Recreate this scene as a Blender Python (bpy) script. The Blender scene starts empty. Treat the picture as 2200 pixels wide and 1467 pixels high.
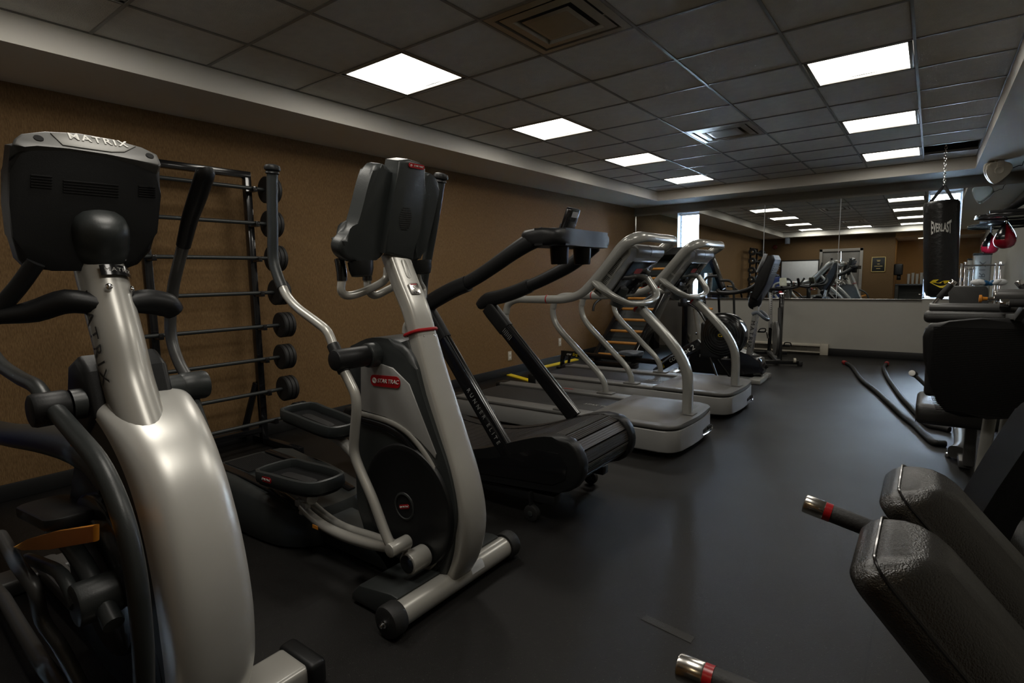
import bpy, bmesh, math, random
from mathutils import Vector, Matrix
random.seed(4)
SC=bpy.context.scene
COL=SC.collection
V=Vector
PI=math.pi
# ------------------------------------------------------------------ camera, sky, exposure
CAM=V((0,0,1.295)); YAW,PITCH,ROLL,FPX=0.6477738,-0.1168122,-0.0201643,1187.96
_f=V((-math.sin(YAW)*math.cos(PITCH),math.cos(YAW)*math.cos(PITCH),math.sin(PITCH)))
_r0=V((math.cos(YAW),math.sin(YAW),0)); _u0=_r0.cross(_f)
_r=_r0*math.cos(ROLL)+_u0*math.sin(ROLL); _u=_u0*math.cos(ROLL)-_r0*math.sin(ROLL)
cd=bpy.data.cameras.new('camera'); cd.sensor_width=36; cd.lens=FPX/2200*36; cd.clip_start=0.02; cd.clip_end=200
cam=bpy.data.objects.new('camera',cd); COL.objects.link(cam)
cam.matrix_world=Matrix(((_r.x,_u.x,-_f.x,CAM.x),(_r.y,_u.y,-_f.y,CAM.y),(_r.z,_u.z,-_f.z,CAM.z),(0,0,0,1)))
SC.camera=cam
w=bpy.data.worlds.new('daylight'); SC.world=w; w.use_nodes=True
bg=w.node_tree.nodes['Background']; bg.inputs[0].default_value=(0.62,0.8,1.0,1); bg.inputs[1].default_value=26.0
SC.view_settings.view_transform='Standard'; SC.view_settings.look='None'; SC.view_settings.gamma=1; SC.view_settings.exposure=1.0
SC.view_settings.use_curve_mapping=False
LIGHT_STRENGTH=5.6
SC.cycles.max_bounces=8; SC.cycles.diffuse_bounces=4; SC.cycles.glossy_bounces=5; SC.cycles.transmission_bounces=6
SC.cycles.use_denoising=True; SC.cycles.caustics_reflective=False; SC.cycles.caustics_refractive=False
SC.cycles.sample_clamp_indirect=6
# ------------------------------------------------------------------ turning a photo pixel into a point of the room
def ray(u,v): return _r*((u-1100)/FPX)-_u*((v-733.5)/FPX)+_f
def at(u,v,X=None,Y=None,Z=None):
    d=ray(u,v)
    for i,k in enumerate((X,Y,Z)):
        if k is not None: return CAM+d*((k-CAM[i])/d[i])
def onp(u,v,p0,n):
    d=ray(u,v); return CAM+d*((V(p0)-CAM).dot(n)/d.dot(n))
def xz(Y,px): return [(p.x,p.z) for p in (at(u,v,Y=Y) for u,v in px)]
def P3(px): return [at(u,v,Y=y) for u,v,y in px]
# ------------------------------------------------------------------ materials
def mat(name,col,rough=.5,metal=0.,bump=None,var=.08,spec=.5,coat=0.,emit=None,alpha=None):
    m=bpy.data.materials.new(name); m.use_nodes=True; nt=m.node_tree; b=nt.nodes['Principled BSDF']
    b.inputs['Roughness'].default_value=rough; b.inputs['Metallic'].default_value=metal
    b.inputs['Specular IOR Level'].default_value=spec; b.inputs['Coat Weight'].default_value=coat
    tc=nt.nodes.new('ShaderNodeTexCoord'); nz=nt.nodes.new('ShaderNodeTexNoise')
    nz.inputs['Scale'].default_value=14; nt.links.new(tc.outputs['Object'],nz.inputs['Vector'])
    mx=nt.nodes.new('ShaderNodeMix'); mx.data_type='RGBA'
    c=V(col); mx.inputs[6].default_value=(*(c*(1-var)),1); mx.inputs[7].default_value=(*(c*(1+var)),1)
    nt.links.new(nz.outputs['Fac'],mx.inputs[0]); nt.links.new(mx.outputs[2],b.inputs['Base Color'])
    if bump:
        n2=nt.nodes.new('ShaderNodeTexNoise'); n2.inputs['Scale'].default_value=bump[0]; n2.inputs['Detail'].default_value=4
        nt.links.new(tc.outputs['Object'],n2.inputs['Vector'])
        bp=nt.nodes.new('ShaderNodeBump'); bp.inputs['Strength'].default_value=bump[1]; bp.inputs['Distance'].default_value=.01
        nt.links.new(n2.outputs['Fac'],bp.inputs['Height']); nt.links.new(bp.outputs['Normal'],b.inputs['Normal'])
    if emit: b.inputs['Emission Color'].default_value=(*emit[0],1); b.inputs['Emission Strength'].default_value=emit[1]
    return m
MT={}
MT['black']=mat('black plastic',(.010,.0105,.011),.42,bump=(300,.05),spec=.35)
MT['gloss']=mat('glossy black paint',(.008,.008,.009),.18,coat=.3)
MT['char']=mat('charcoal plastic',(.03,.034,.034),.38,bump=(260,.05))
MT['rub']=mat('black rubber',(.013,.013,.013),.6,bump=(200,.1))
MT['silver']=mat('silver paint',(.47,.46,.425),.32,.35,var=.03,coat=.15)
MT['fend']=mat('satin silver shell',(.72,.71,.67),.34,.45,var=.02)
MT['tread']=mat('silver grey paint',(.36,.36,.335),.25,.25,var=.03,coat=.3)
MT['deck']=mat('grey deck plastic',(.12,.118,.112),.5,bump=(240,.05))
MT['skirt']=mat('silver plastic',(.36,.36,.35),.38,.3,var=.03)
MT['graym']=mat('grey frame paint',(.12,.12,.118),.38,.3)
MT['steel']=mat('brushed steel',(.6,.58,.55),.22,1.,var=.05)
MT['chrome']=mat('chrome',(.8,.8,.82),.06,1.,var=.02)
MT['red']=mat('red enamel',(.35,.008,.012),.3)
MT['white']=mat('white print',(.75,.74,.7),.5)
MT['offw']=mat('cream plastic',(.55,.51,.42),.4)
MT['orange']=mat('orange plastic',(.72,.27,.03),.4)
MT['yellow']=mat('yellow tape',(.85,.62,.02),.5)
MT['wood']=mat('honey wood',(.55,.25,.06),.45,bump=(30,.1),var=.2)
MT['blue']=mat('blue vinyl',(.01,.03,.16),.4)
MT['slate']=mat('slate blue plastic',(.13,.15,.18),.4)
MT['leather']=mat('black leather',(.011,.0108,.0105),.22,bump=(430,.3),var=.2,spec=1.0)
MT['mattepad']=mat('matt black upholstery',(.006,.006,.006),.75,bump=(430,.25),spec=.08)
MT['darkgray']=mat('dark grey upholstery',(.05,.05,.048),.6,bump=(150,.1))
MT['band']=mat('dark grey console trim',(.085,.084,.08),.42,.2)
MT['plate']=mat('grey name plate',(.15,.147,.135),.42,.2)
MT['screen']=mat('dark screen glass',(.006,.006,.007),.08)
MT['lcd']=mat('pale display',(.45,.47,.38),.3)
MT['papers']=mat('white paper',(.6,.62,.64),.7)
MT['gold']=mat('gold print',(.5,.38,.14),.5)
MT['graytxt']=mat('grey print',(.3,.3,.29),.5)
MT['darktxt']=mat('black print',(.01,.01,.01),.4)
# ------------------------------------------------------------------ object helpers
def link(o): COL.objects.link(o); return o
def tagit(o,label=None,cat=None,group=None,kind=None):
    for k,v in (('label',label),('category',cat),('group',group),('kind',kind)):
        if v: o[k]=v
    return o
def thing(name,label,cat,loc,group=None):
    o=link(bpy.data.objects.new(name,None)); o.location=loc; o.empty_display_size=.1
    return tagit(o,label,cat,group)
def root_loc(o):
    p=V((0,0,0))
    while o: p=p+V(o.location); o=o.parent
    return p
def part(name,bm,m,parent=None,label=None,ang=38,origin=None,keep=False):
    off=root_loc(parent) if parent else V(origin or (0,0,0))
    bmesh.ops.recalc_face_normals(bm,faces=bm.faces)
    me=bpy.data.meshes.new(name)
    bmesh.ops.translate(bm,verts=bm.verts,vec=-off)
    bm.to_mesh(me); bm.free()
    for p in me.polygons: p.use_smooth=True
    me.set_sharp_from_angle(angle=math.radians(ang))
    me.materials.append(MT[m] if isinstance(m,str) else m)
    o=link(bpy.data.objects.new(name,me))
    if parent: o.parent=parent
    else: o.location=off
    if label: o['label']=label
    return o
def solo(name,bm,m,label,cat,group=None,ang=38):
    zs=[v.co.z for v in bm.verts]; xs=[v.co.x for v in bm.verts]; ys=[v.co.y for v in bm.verts]
    return tagit(part(name,bm,m,None,origin=((min(xs)+max(xs))/2,(min(ys)+max(ys))/2,min(zs)),ang=ang),label,cat,group)
def struct(name,bm,m,parent=None,ang=38):
    o=part(name,bm,m,parent,ang=ang)
    if not parent: o['kind']='structure'
    return o
def dup(o,delta,label=None,parent=None):
    c=o.copy(); COL.objects.link(c)
    if parent: c.parent=parent
    else: c.location=V(o.location)+V(delta)
    if label: c['label']=label
    for ch in list(o.children): dup(ch,None,None,c)
    return c
# ------------------------------------------------------------------ shape helpers (all add to a bmesh)
def B(): return bmesh.new()
def _bev(bm,edges,w,seg):
    if w>0: bmesh.ops.bevel(bm,geom=list(edges),offset=w,segments=seg,affect='EDGES',profile=.5,clamp_overlap=True)
def box(bm,c,s,bev=0,seg=2,R=None):
    M=Matrix.Translation(V(c))@((R.to_4x4() if R else Matrix()))@Matrix.Diagonal((s[0],s[1],s[2],1))
    r=bmesh.ops.create_cube(bm,size=1,matrix=M)
    _bev(bm,{e for v in r['verts'] for e in v.link_edges},bev,seg); return bm
def box2(bm,a,b,bev=0,seg=2):
    a,b=V(a),V(b); return box(bm,(a+b)/2,(abs(b.x-a.x),abs(b.y-a.y),abs(b.z-a.z)),bev,seg)
def bar(bm,a,b,wd,ht,bev=0,up=(0,0,1)):
    a,b=V(a),V(b); z=(b-a); L=z.length; z=z/L; u=V(up)
    if abs(z.dot(u))>.97: u=V((1,0,0))
    x=u.cross(z).normalized(); y=z.cross(x)
    R=Matrix((x,y,z)).transposed(); return box(bm,(a+b)/2,(wd,ht,L),bev,2,R)
def sm(P,k=5):
    P=[V(p) for p in P]; out=[]
    for i in range(len(P)-1):
        p0=P[max(i-1,0)];p1=P[i];p2=P[i+1];p3=P[min(i+2,len(P)-1)]
        for j in range(k):
            t=j/k
            out.append(.5*((2*p1)+(p2-p0)*t+(2*p0-5*p1+4*p2-p3)*t*t+(3*p1-p0-3*p2+p3)*t**3))
    out.append(P[-1]); return out
def lerp_list(L,n):
    out=[]
    for i in range(n):
        t=i/(n-1)*(len(L)-1); k=min(int(t),len(L)-2) if len(L)>1 else 0
        out.append(L[k]+(L[k+1]-L[k])*(t-k) if len(L)>1 else L[0])
    return out
def tube(bm,P,ra,rb=None,n=12,e=2.,up=None,k=0,cap=True,closed=False):
    P=[V(p) for p in P]
    if k: P=sm(P,k)
    N=len(P)
    RA=lerp_list(list(ra),N) if isinstance(ra,(list,tuple)) else [ra]*N
    RB=RA if rb is None else (lerp_list(list(rb),N) if isinstance(rb,(list,tuple)) else [rb]*N)
    rings=[]; prev=None
    for i in range(N):
        if closed: t=P[(i+1)%N]-P[i-1]
        else: t=P[min(i+1,N-1)]-P[max(i-1,0)]
        t.normalize()
        if up: b=V(up)-t*V(up).dot(t); b.normalize()
        else:
            if prev is None:
                h=V((0,0,1)) if abs(t.z)<.9 else V((0,1,0))
                b=h-t*h.dot(t)
            else: b=prev-t*prev.dot(t)
            b.normalize(); prev=b
        a=b.cross(t)
        ring=[]
        for j in range(n):
            th=2*PI*(j+.5)/n; c,s=math.cos(th),math.sin(th)
            ca=math.copysign(abs(c)**(2/e),c); sa=math.copysign(abs(s)**(2/e),s)
            ring.append(bm.verts.new(P[i]+a*ca*RA[i]+b*sa*RB[i]))
        rings.append(ring)
    for i in range(N if closed else N-1):
        A,Bq=rings[i],rings[(i+1)%N]
        for j in range(n): bm.faces.new((A[j],A[(j+1)%n],Bq[(j+1)%n],Bq[j]))
    if cap and not closed: bm.faces.new(rings[0][::-1]); bm.faces.new(rings[-1])
    return bm
def cyl(bm,a,b,r,r2=None,n=20,bev=0):
    a,b=V(a),V(b); r2=r if r2 is None else r2
    L=(b-a).length
    if bev: return lathe(bm,a,b-a,[(r-bev,0),(r-bev*.3,bev*.3),(r,bev),(r2,L-bev),(r2-bev*.3,L-bev*.3),(r2-bev,L)],n)
    return tube(bm,[a,b],[r,r2],n=n)
def lathe(bm,o,ax,prof,n=24,cap=True):
    o=V(o); ax=V(ax).normalized(); h=V((0,0,1)) if abs(ax.z)<.9 else V((1,0,0))
    x=(h-ax*h.dot(ax)).normalized(); y=ax.cross(x); rings=[]
    for r,t in prof:
        rings.append([bm.verts.new(o+ax*t+(x*math.cos(2*PI*j/n)+y*math.sin(2*PI*j/n))*r) for j in range(n)])
    for A,Bq in zip(rings,rings[1:]):
        for j in range(n): bm.faces.new((A[j],A[(j+1)%n],Bq[(j+1)%n],Bq[j]))
    if cap: bm.faces.new(rings[0][::-1]); bm.faces.new(rings[-1])
    return bm
def ell(bm,c,r,n=16,m=10,R=None):
    r0=bmesh.ops.create_uvsphere(bm,u_segments=n,v_segments=m,radius=1,matrix=Matrix.Translation(V(c))@(R.to_4x4() if R else Matrix())@Matrix.Diagonal((r[0],r[1],r[2],1)))
    return bm
def poly(bm,pts,vec,bev=0,seg=2):
    """closed outline of 3-D points, extruded along vec, cap rims bevelled"""
    vec=V(vec); a=[bm.verts.new(V(p)) for p in pts]; b=[bm.verts.new(V(p)+vec) for p in pts]; n=len(a)
    f1=bm.faces.new(a); f2=bm.faces.new(b[::-1])
    for i in range(n): bm.faces.new((a[i],b[i],b[(i+1)%n],a[(i+1)%n]))
    if bev: _bev(bm,list(f1.edges)+list(f2.edges),bev,seg)
    return bm
def cl(P,k=4):
    """closed smooth outline through points"""
    P=[V(p) for p in P]; n=len(P); out=[]
    for i in range(n):
        p0,p1,p2,p3=P[i-1],P[i],P[(i+1)%n],P[(i+2)%n]
        for j in range(k):
            t=j/k; out.append(.5*((2*p1)+(p2-p0)*t+(2*p0-5*p1+4*p2-p3)*t*t+(3*p1-p0-3*p2+p3)*t**3))
    return out
def rr(w,h,r,k=4):
    """rounded rectangle, 2-D"""
    o=[]
    for cx,cy,a0 in ((w/2-r,h/2-r,0),(-w/2+r,h/2-r,90),(-w/2+r,-h/2+r,180),(w/2-r,-h/2+r,270)):
        for j in range(k+1):
            a=math.radians(a0+90*j/k); o.append((cx+r*math.cos(a),cy+r*math.sin(a)))
    return o
def plate(bm,c,x,y,outline,th,bev=0,seg=2):
    """2-D outline in the plane spanned by x,y at c, thickness th along x cross y"""
    c,x,y=V(c),V(x).normalized(),V(y).normalized(); n=x.cross(y)
    return poly(bm,[c+x*p[0]+y*p[1] for p in outline],n*th,bev,seg)
def prof(bm,Y0,Y1,pts,bev=0,seg=2,k=0):
    P=[V((p[0],Y0,p[1])) for p in pts]
    if k: P=cl(P,k)
    return poly(bm,P,(0,Y1-Y0,0),bev,seg)
def text(parent,s,size,c,x,y,m,name='lettering',ext=.0012,shear=0,warp=None,space=1.,wide=1.,bold=0.):
    cu=bpy.data.curves.new('t','FONT'); cu.body=s; cu.size=size; cu.align_x='CENTER'; cu.align_y='CENTER'; cu.extrude=ext
    cu.shear=shear; cu.space_character=space; cu.resolution_u=3; cu.offset=bold
    o=link(bpy.data.objects.new('t',cu)); dg=bpy.context.evaluated_depsgraph_get()
    me=bpy.data.meshes.new_from_object(o.evaluated_get(dg)); bpy.data.objects.remove(o)
    c,x,y=V(c),V(x).normalized(),V(y).normalized(); n=x.cross(y); off=root_loc(parent)
    for v in me.vertices:
        p=v.co.copy(); p.x*=wide
        v.co=(warp(p) if warp else c+x*p.x+y*p.y+n*p.z)-off
    me.name=name; me.materials.clear(); me.materials.append(MT[m])
    ob=link(bpy.data.objects.new(name,me)); ob.parent=parent; return ob
# ================================================================== THE ROOM
XL,XR,YB,YR=-4.42,1.07,9.655,0.0
ZC,ZS=2.644,2.496
SXL,SXR,SYB,SYR=-3.71,.362,9.0,.45
GX,GY,T=-.155,3.003,.61
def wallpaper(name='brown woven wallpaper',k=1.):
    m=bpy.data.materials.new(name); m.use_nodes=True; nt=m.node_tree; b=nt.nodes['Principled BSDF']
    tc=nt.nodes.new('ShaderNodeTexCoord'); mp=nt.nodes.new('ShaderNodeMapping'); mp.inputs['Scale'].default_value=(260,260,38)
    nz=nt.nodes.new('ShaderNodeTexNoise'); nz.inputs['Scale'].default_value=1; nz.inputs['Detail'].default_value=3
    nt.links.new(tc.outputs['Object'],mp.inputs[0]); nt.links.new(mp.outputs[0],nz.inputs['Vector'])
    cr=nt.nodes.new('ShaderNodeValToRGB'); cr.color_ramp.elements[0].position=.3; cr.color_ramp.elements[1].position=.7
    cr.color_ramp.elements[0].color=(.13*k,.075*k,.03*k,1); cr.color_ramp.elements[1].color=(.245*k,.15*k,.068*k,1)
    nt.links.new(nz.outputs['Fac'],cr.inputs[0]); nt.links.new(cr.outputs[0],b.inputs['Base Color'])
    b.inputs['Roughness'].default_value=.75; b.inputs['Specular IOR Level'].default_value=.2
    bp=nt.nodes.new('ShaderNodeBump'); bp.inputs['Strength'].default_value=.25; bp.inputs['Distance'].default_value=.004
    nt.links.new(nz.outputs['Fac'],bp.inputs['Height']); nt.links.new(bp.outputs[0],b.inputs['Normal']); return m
def floormat():
    m=bpy.data.materials.new('speckled rubber floor'); m.use_nodes=True; nt=m.node_tree; b=nt.nodes['Principled BSDF']; L=nt.links.new
    tc=nt.nodes.new('ShaderNodeTexCoord')
    vo=nt.nodes.new('ShaderNodeTexVoronoi'); vo.inputs['Scale'].default_value=150; L(tc.outputs['Object'],vo.inputs['Vector'])
    nz=nt.nodes.new('ShaderNodeTexNoise'); nz.inputs['Scale'].default_value=420; nz.inputs['Detail'].default_value=2; L(tc.outputs['Object'],nz.inputs['Vector'])
    nb=nt.nodes.new('ShaderNodeTexNoise'); nb.inputs['Scale'].default_value=1.7; nb.inputs['Detail'].default_value=5; L(tc.outputs['Object'],nb.inputs['Vector'])
    base=nt.nodes.new('ShaderNodeMix'); base.data_type='RGBA'; base.inputs[6].default_value=(.0062,.0057,.0052,1); base.inputs[7].default_value=(.0108,.010,.0092,1); L(nb.outputs['Fac'],base.inputs[0])
    lt=nt.nodes.new('ShaderNodeMath'); lt.operation='LESS_THAN'; lt.inputs[1].default_value=.2; L(vo.outputs['Distance'],lt.inputs[0])
    rc=nt.nodes.new('ShaderNodeMath'); rc.operation='GREATER_THAN'; rc.inputs[1].default_value=.86
    sp=nt.nodes.new('ShaderNodeSeparateColor'); L(vo.outputs['Color'],sp.inputs[0]); L(sp.outputs[0],rc.inputs[0])
    mu=nt.nodes.new('ShaderNodeMath'); mu.operation='MULTIPLY'; L(lt.outputs[0],mu.inputs[0]); L(rc.outputs[0],mu.inputs[1])
    fl=nt.nodes.new('ShaderNodeMix'); fl.data_type='RGBA'; fl.inputs[7].default_value=(.085,.08,.07,1); L(mu.outputs[0],fl.inputs[0]); L(base.outputs[2],fl.inputs[6])
    sx=nt.nodes.new('ShaderNodeSeparateXYZ'); L(tc.outputs['Object'],sx.inputs[0]); prev=None
    for ax,off,per,wd in ((0,.1,1.83,.0025),(1,-.42,2.44,.0015)):
        a=nt.nodes.new('ShaderNodeMath'); a.operation='ADD'; a.inputs[1].default_value=off+per*8+per/2; L(sx.outputs[ax],a.inputs[0])
        q=nt.nodes.new('ShaderNodeMath'); q.operation='MODULO'; q.inputs[1].default_value=per; L(a.outputs[0],q.inputs[0])
        d=nt.nodes.new('ShaderNodeMath'); d.operation='SUBTRACT'; d.inputs[1].default_value=per/2; L(q.outputs[0],d.inputs[0])
        ab=nt.nodes.new('ShaderNodeMath'); ab.operation='ABSOLUTE'; L(d.outputs[0],ab.inputs[0])
        c=nt.nodes.new('ShaderNodeMath'); c.operation='LESS_THAN'; c.inputs[1].default_value=wd; L(ab.outputs[0],c.inputs[0])
        if prev:
            mxx=nt.nodes.new('ShaderNodeMath'); mxx.operation='MAXIMUM'; L(prev.outputs[0],mxx.inputs[0]); L(c.outputs[0],mxx.inputs[1]); prev=mxx
        else: prev=c
    se=nt.nodes.new('ShaderNodeMix'); se.data_type='RGBA'; se.inputs[7].default_value=(.003,.003,.003,1); L(prev.outputs[0],se.inputs[0]); L(fl.outputs[2],se.inputs[6])
    L(se.outputs[2],b.inputs['Base Color'])
    rg=nt.nodes.new('ShaderNodeMapRange'); b.inputs['Specular IOR Level'].default_value=.3; rg.inputs[3].default_value=.36; rg.inputs[4].default_value=.5; L(nb.outputs['Fac'],rg.inputs[0]); L(rg.outputs[0],b.inputs['Roughness'])
    bp=nt.nodes.new('ShaderNodeBump'); bp.inputs['Strength'].default_value=.5; bp.inputs['Distance'].default_value=.003
    L(nz.outputs['Fac'],bp.inputs['Height']); L(bp.outputs[0],b.inputs['Normal']); return m
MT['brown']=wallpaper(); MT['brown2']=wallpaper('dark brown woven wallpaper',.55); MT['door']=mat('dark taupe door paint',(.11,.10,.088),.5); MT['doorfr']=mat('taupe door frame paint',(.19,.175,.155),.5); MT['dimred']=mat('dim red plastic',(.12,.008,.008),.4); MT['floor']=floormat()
MT['tile']=mat('mineral fibre ceiling tile',(.74,.71,.65),.85,bump=(170,.7),var=.1)
MT['tbar']=mat('ceiling grid metal',(.22,.215,.195),.4,.2)
MT['ventm']=mat('aged vent metal',(.34,.31,.25),.3,.5)
MT['soffit']=mat('soffit paint',(.80,.775,.715),.7,bump=(60,.03),var=.02)
MT['taupe']=mat('taupe wall paint',(.27,.255,.225),.7,bump=(60,.03),var=.03)
MT['lower']=mat('grey wall paint',(.41,.40,.36),.65,bump=(60,.03),var=.03)
MT['beige']=mat('beige wall paint',(.36,.345,.3),.7,bump=(60,.03),var=.03)
MT['base']=mat('black vinyl baseboard',(.011,.011,.011),.5)
MT['dark']=mat('dark cavity',(.006,.006,.006),.9)
MT['alc']=mat('tan alcove paint',(.36,.2,.075),.7,bump=(60,.03))
MT['jamb']=mat('white window paint',(.7,.72,.74),.5)
MT['cabinet']=mat('grey cabinet',(.1,.105,.1),.5)
m=bpy.data.materials.new('mirror glass'); m.use_nodes=True; nt=m.node_tree; nt.nodes.clear()
g=nt.nodes.new('ShaderNodeBsdfGlossy'); g.inputs['Roughness'].default_value=0.0
nzz=nt.nodes.new('ShaderNodeTexNoise'); rgm=nt.nodes.new('ShaderNodeMix'); rgm.data_type='RGBA'; rgm.inputs[6].default_value=(.80,.84,.84,1); rgm.inputs[7].default_value=(.83,.86,.86,1)
nt.links.new(nzz.outputs['Fac'],rgm.inputs[0]); nt.links.new(rgm.outputs[2],g.inputs['Color'])
oo=nt.nodes.new('ShaderNodeOutputMaterial'); nt.links.new(g.outputs[0],oo.inputs[0]); MT['mirror']=m
m=bpy.data.materials.new('window glass'); m.use_nodes=True; nt=m.node_tree; nt.nodes.clear()
t_=nt.nodes.new('ShaderNodeBsdfTransparent'); g=nt.nodes.new('ShaderNodeBsdfGlossy'); g.inputs['Roughness'].default_value=.02; fr=nt.nodes.new('ShaderNodeFresnel'); mx=nt.nodes.new('ShaderNodeMixShader')
oo=nt.nodes.new('ShaderNodeOutputMaterial'); nt.links.new(fr.outputs[0],mx.inputs[0]); nt.links.new(t_.outputs[0],mx.inputs[1]); nt.links.new(g.outputs[0],mx.inputs[2]); nt.links.new(mx.outputs[0],oo.inputs[0]); MT['glass']=m
m=bpy.data.materials.new('blind slat'); m.use_nodes=True; nt=m.node_tree; nt.nodes.clear()
d=nt.nodes.new('ShaderNodeBsdfDiffuse'); d.inputs[0].default_value=(.8,.82,.85,1); tl=nt.nodes.new('ShaderNodeBsdfTranslucent'); tl.inputs[0].default_value=(.8,.85,.9,1); mx=nt.nodes.new('ShaderNodeMixShader'); mx.inputs[0].default_value=.5
oo=nt.nodes.new('ShaderNodeOutputMaterial'); nt.links.new(d.outputs[0],mx.inputs[1]); nt.links.new(tl.outputs[0],mx.inputs[2]); nt.links.new(mx.outputs[0],oo.inputs[0]); MT['slat']=m
MT['lamp']=mat('lit diffuser',(.8,.8,.78),.6,emit=((1.0,.945,.85),LIGHT_STRENGTH))
MT['spot']=mat('lit downlight',(.8,.8,.78),.6,emit=((1.0,.8,.5),25))

YA=-1.7   # back of the alcove behind the camera
bm=B(); box2(bm,(XL-.2,YA-.2,-.1),(XR+.2,YB+.2,0)); struct('floor',bm,'floor')
bm=B(); box2(bm,(XL-.15,YR-.15,0),(XL,YB+.2,ZC+.55)); struct('wall_left',bm,'brown')
bm=B(); box2(bm,(XR,YA-.15,0),(XR+.15,YB+.2,ZC+.55)); struct('wall_right',bm,'beige')
WIN=((-3.61,-3.23),(-.09,.28)); WZ0,WZ1=.862,2.345
bm=B(); xs=[XL,WIN[0][0],WIN[0][1],WIN[1][0],WIN[1][1],XR]
for i in (0,2,4): box2(bm,(xs[i],YB,WZ0),(xs[i+1],YB+.2,WZ1))
box2(bm,(XL,YB,WZ1),(XR,YB+.2,ZC+.55)); struct('wall_back',bm,'taupe')
bm=B(); box2(bm,(XL,YB-.004,0),(XR,YB+.2,WZ0)); struct('wall_back_lower',bm,'lower')
# rear wall with the double door
D0,D1,DZ=-2.71,-1.68,2.06
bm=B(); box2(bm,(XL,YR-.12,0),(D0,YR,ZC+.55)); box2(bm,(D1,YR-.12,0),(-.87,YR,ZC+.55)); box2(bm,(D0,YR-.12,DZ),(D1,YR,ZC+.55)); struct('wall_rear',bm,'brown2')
bm=B(); box2(bm,(-.87,YR-.12,2.36),(XR,YR,ZC+.55)); box2(bm,(-.99,YA,0),(-.87,YR-.12,2.6)); box2(bm,(-.99,YA-.12,0),(XR,YA,2.6)); struct('wall_alcove',bm,'alc')
bm=B(); box2(bm,(-.87,YA,2.36),(XR,YR-.12,2.5)); struct('ceiling_alcove',bm,'soffit')
do=tagit(thing('door_1','taupe double door in the rear wall seen in the mirror','door',((D0+D1)/2,YR-.06,0)),kind='structure')
mid=(D0+D1)/2
for a,b_ in ((D0+.03,mid-.003),(mid+.003,D1-.03)):
    bm=B(); box2(bm,(a,YR-.07,.01),(b_,YR-.03,DZ-.03),.003); part('door_leaf',bm,'door',do)
bm=B(); box2(bm,(D0-.05,YR-.1,0),(D0+.03,YR+.02,DZ+.05),.004); box2(bm,(D1-.03,YR-.1,0),(D1+.05,YR+.02,DZ+.05),.004); box2(bm,(D0-.05,YR-.1,DZ-.03),(D1+.05,YR+.02,DZ+.05),.004); part('door_frame',bm,'doorfr',do)
bm=B(); box2(bm,(mid+.04,YR-.03,.95),(mid+.3,YR+.03,1.0),.01); part('push_bar',bm,'steel',do)
# ceiling tiles with the one missing tile and the openings of the light panels and air vents
LI=[(-5,8),(-5,5),(-5,2),(-5,-1),(-5,-4),(-1,8),(-1,5),(-1,2),(-1,-1),(-1,-4),(-3,-4)]
VE=[(-3,-1),(-3,4)]
gx=[SXL]+[GX+T*i for i in range(-5,1)]+[SXR]; gy=[SYR]+[GY+T*j for j in range(-4,10)]+[SYB]
bm=B()
for a in range(len(gx)-1):
    for c in range(len(gy)-1):
        ij=(a-6,c-5)
        if ij in LI or ij in VE or ij==(0,8): continue
        r=bmesh.ops.create_grid(bm,x_segments=1,y_segments=1,size=.5,matrix=Matrix.Translation(((gx[a]+gx[a+1])/2,(gy[c]+gy[c+1])/2,ZC+.006))@Matrix.Diagonal((gx[a+1]-gx[a],gy[c+1]-gy[c],1,1)))
struct('ceiling',bm,'tile')
bm=B(); box2(bm,(XL-.1,YR-.1,ZC+.5),(XR+.1,YB+.1,ZC+.55)); struct('ceiling_plenum',bm,'dark')
bm=B(); box2(bm,(-.17,8.505,ZC+.03),(.38,8.53,ZC+.5)); box2(bm,(.345,7.86,ZC+.03),(.36,8.5,ZC+.5)); box2(bm,(-.19,7.86,ZC+.03),(-.17,8.5,ZC+.5)); struct('added_dark_panels',bm,'dark')  # dark panels added around the open tile so its hole stays unlit
bm=B(); box2(bm,(-.6,8.14,2.80),(.9,8.26,2.92)); struct('ceiling_joist',bm,'dark')
bm=B()
for x in gx: box2(bm,(x-.008,SYR,ZC-.001),(x+.008,SYB,ZC+.03))
for y in gy: box2(bm,(SXL,y-.008,ZC-.0005),(SXR,y+.008,ZC+.028))
struct('trim_1',bm,'tbar')
bm=B()
for a,b_ in (((XL,YR,ZS),(SXL,YB,ZC+.3)),((SXR,YR,ZS),(XR,YB,ZC+.3)),((SXL,SYB,ZS),(SXR,YB,ZC+.3)),((SXL,YR,ZS),(SXR,SYR,ZC+.3))): box2(bm,a,b_)
struct('trim_2',bm,'soffit')
# baseboards
for n,a,b_ in (('baseboard_left',(XL,YR,0),(XL+.012,YB,.105)),('baseboard_back',(-1.24,YB-.016,0),(XR,YB-.004,.105)),('baseboard_right',(XR-.012,YR,0),(XR,YB,.105)),('baseboard_rear',(XL,YR,0),(D0-.05,YR+.012,.105))):
    bm=B(); box2(bm,a,b_,.004); struct(n,bm,'base')
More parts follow.
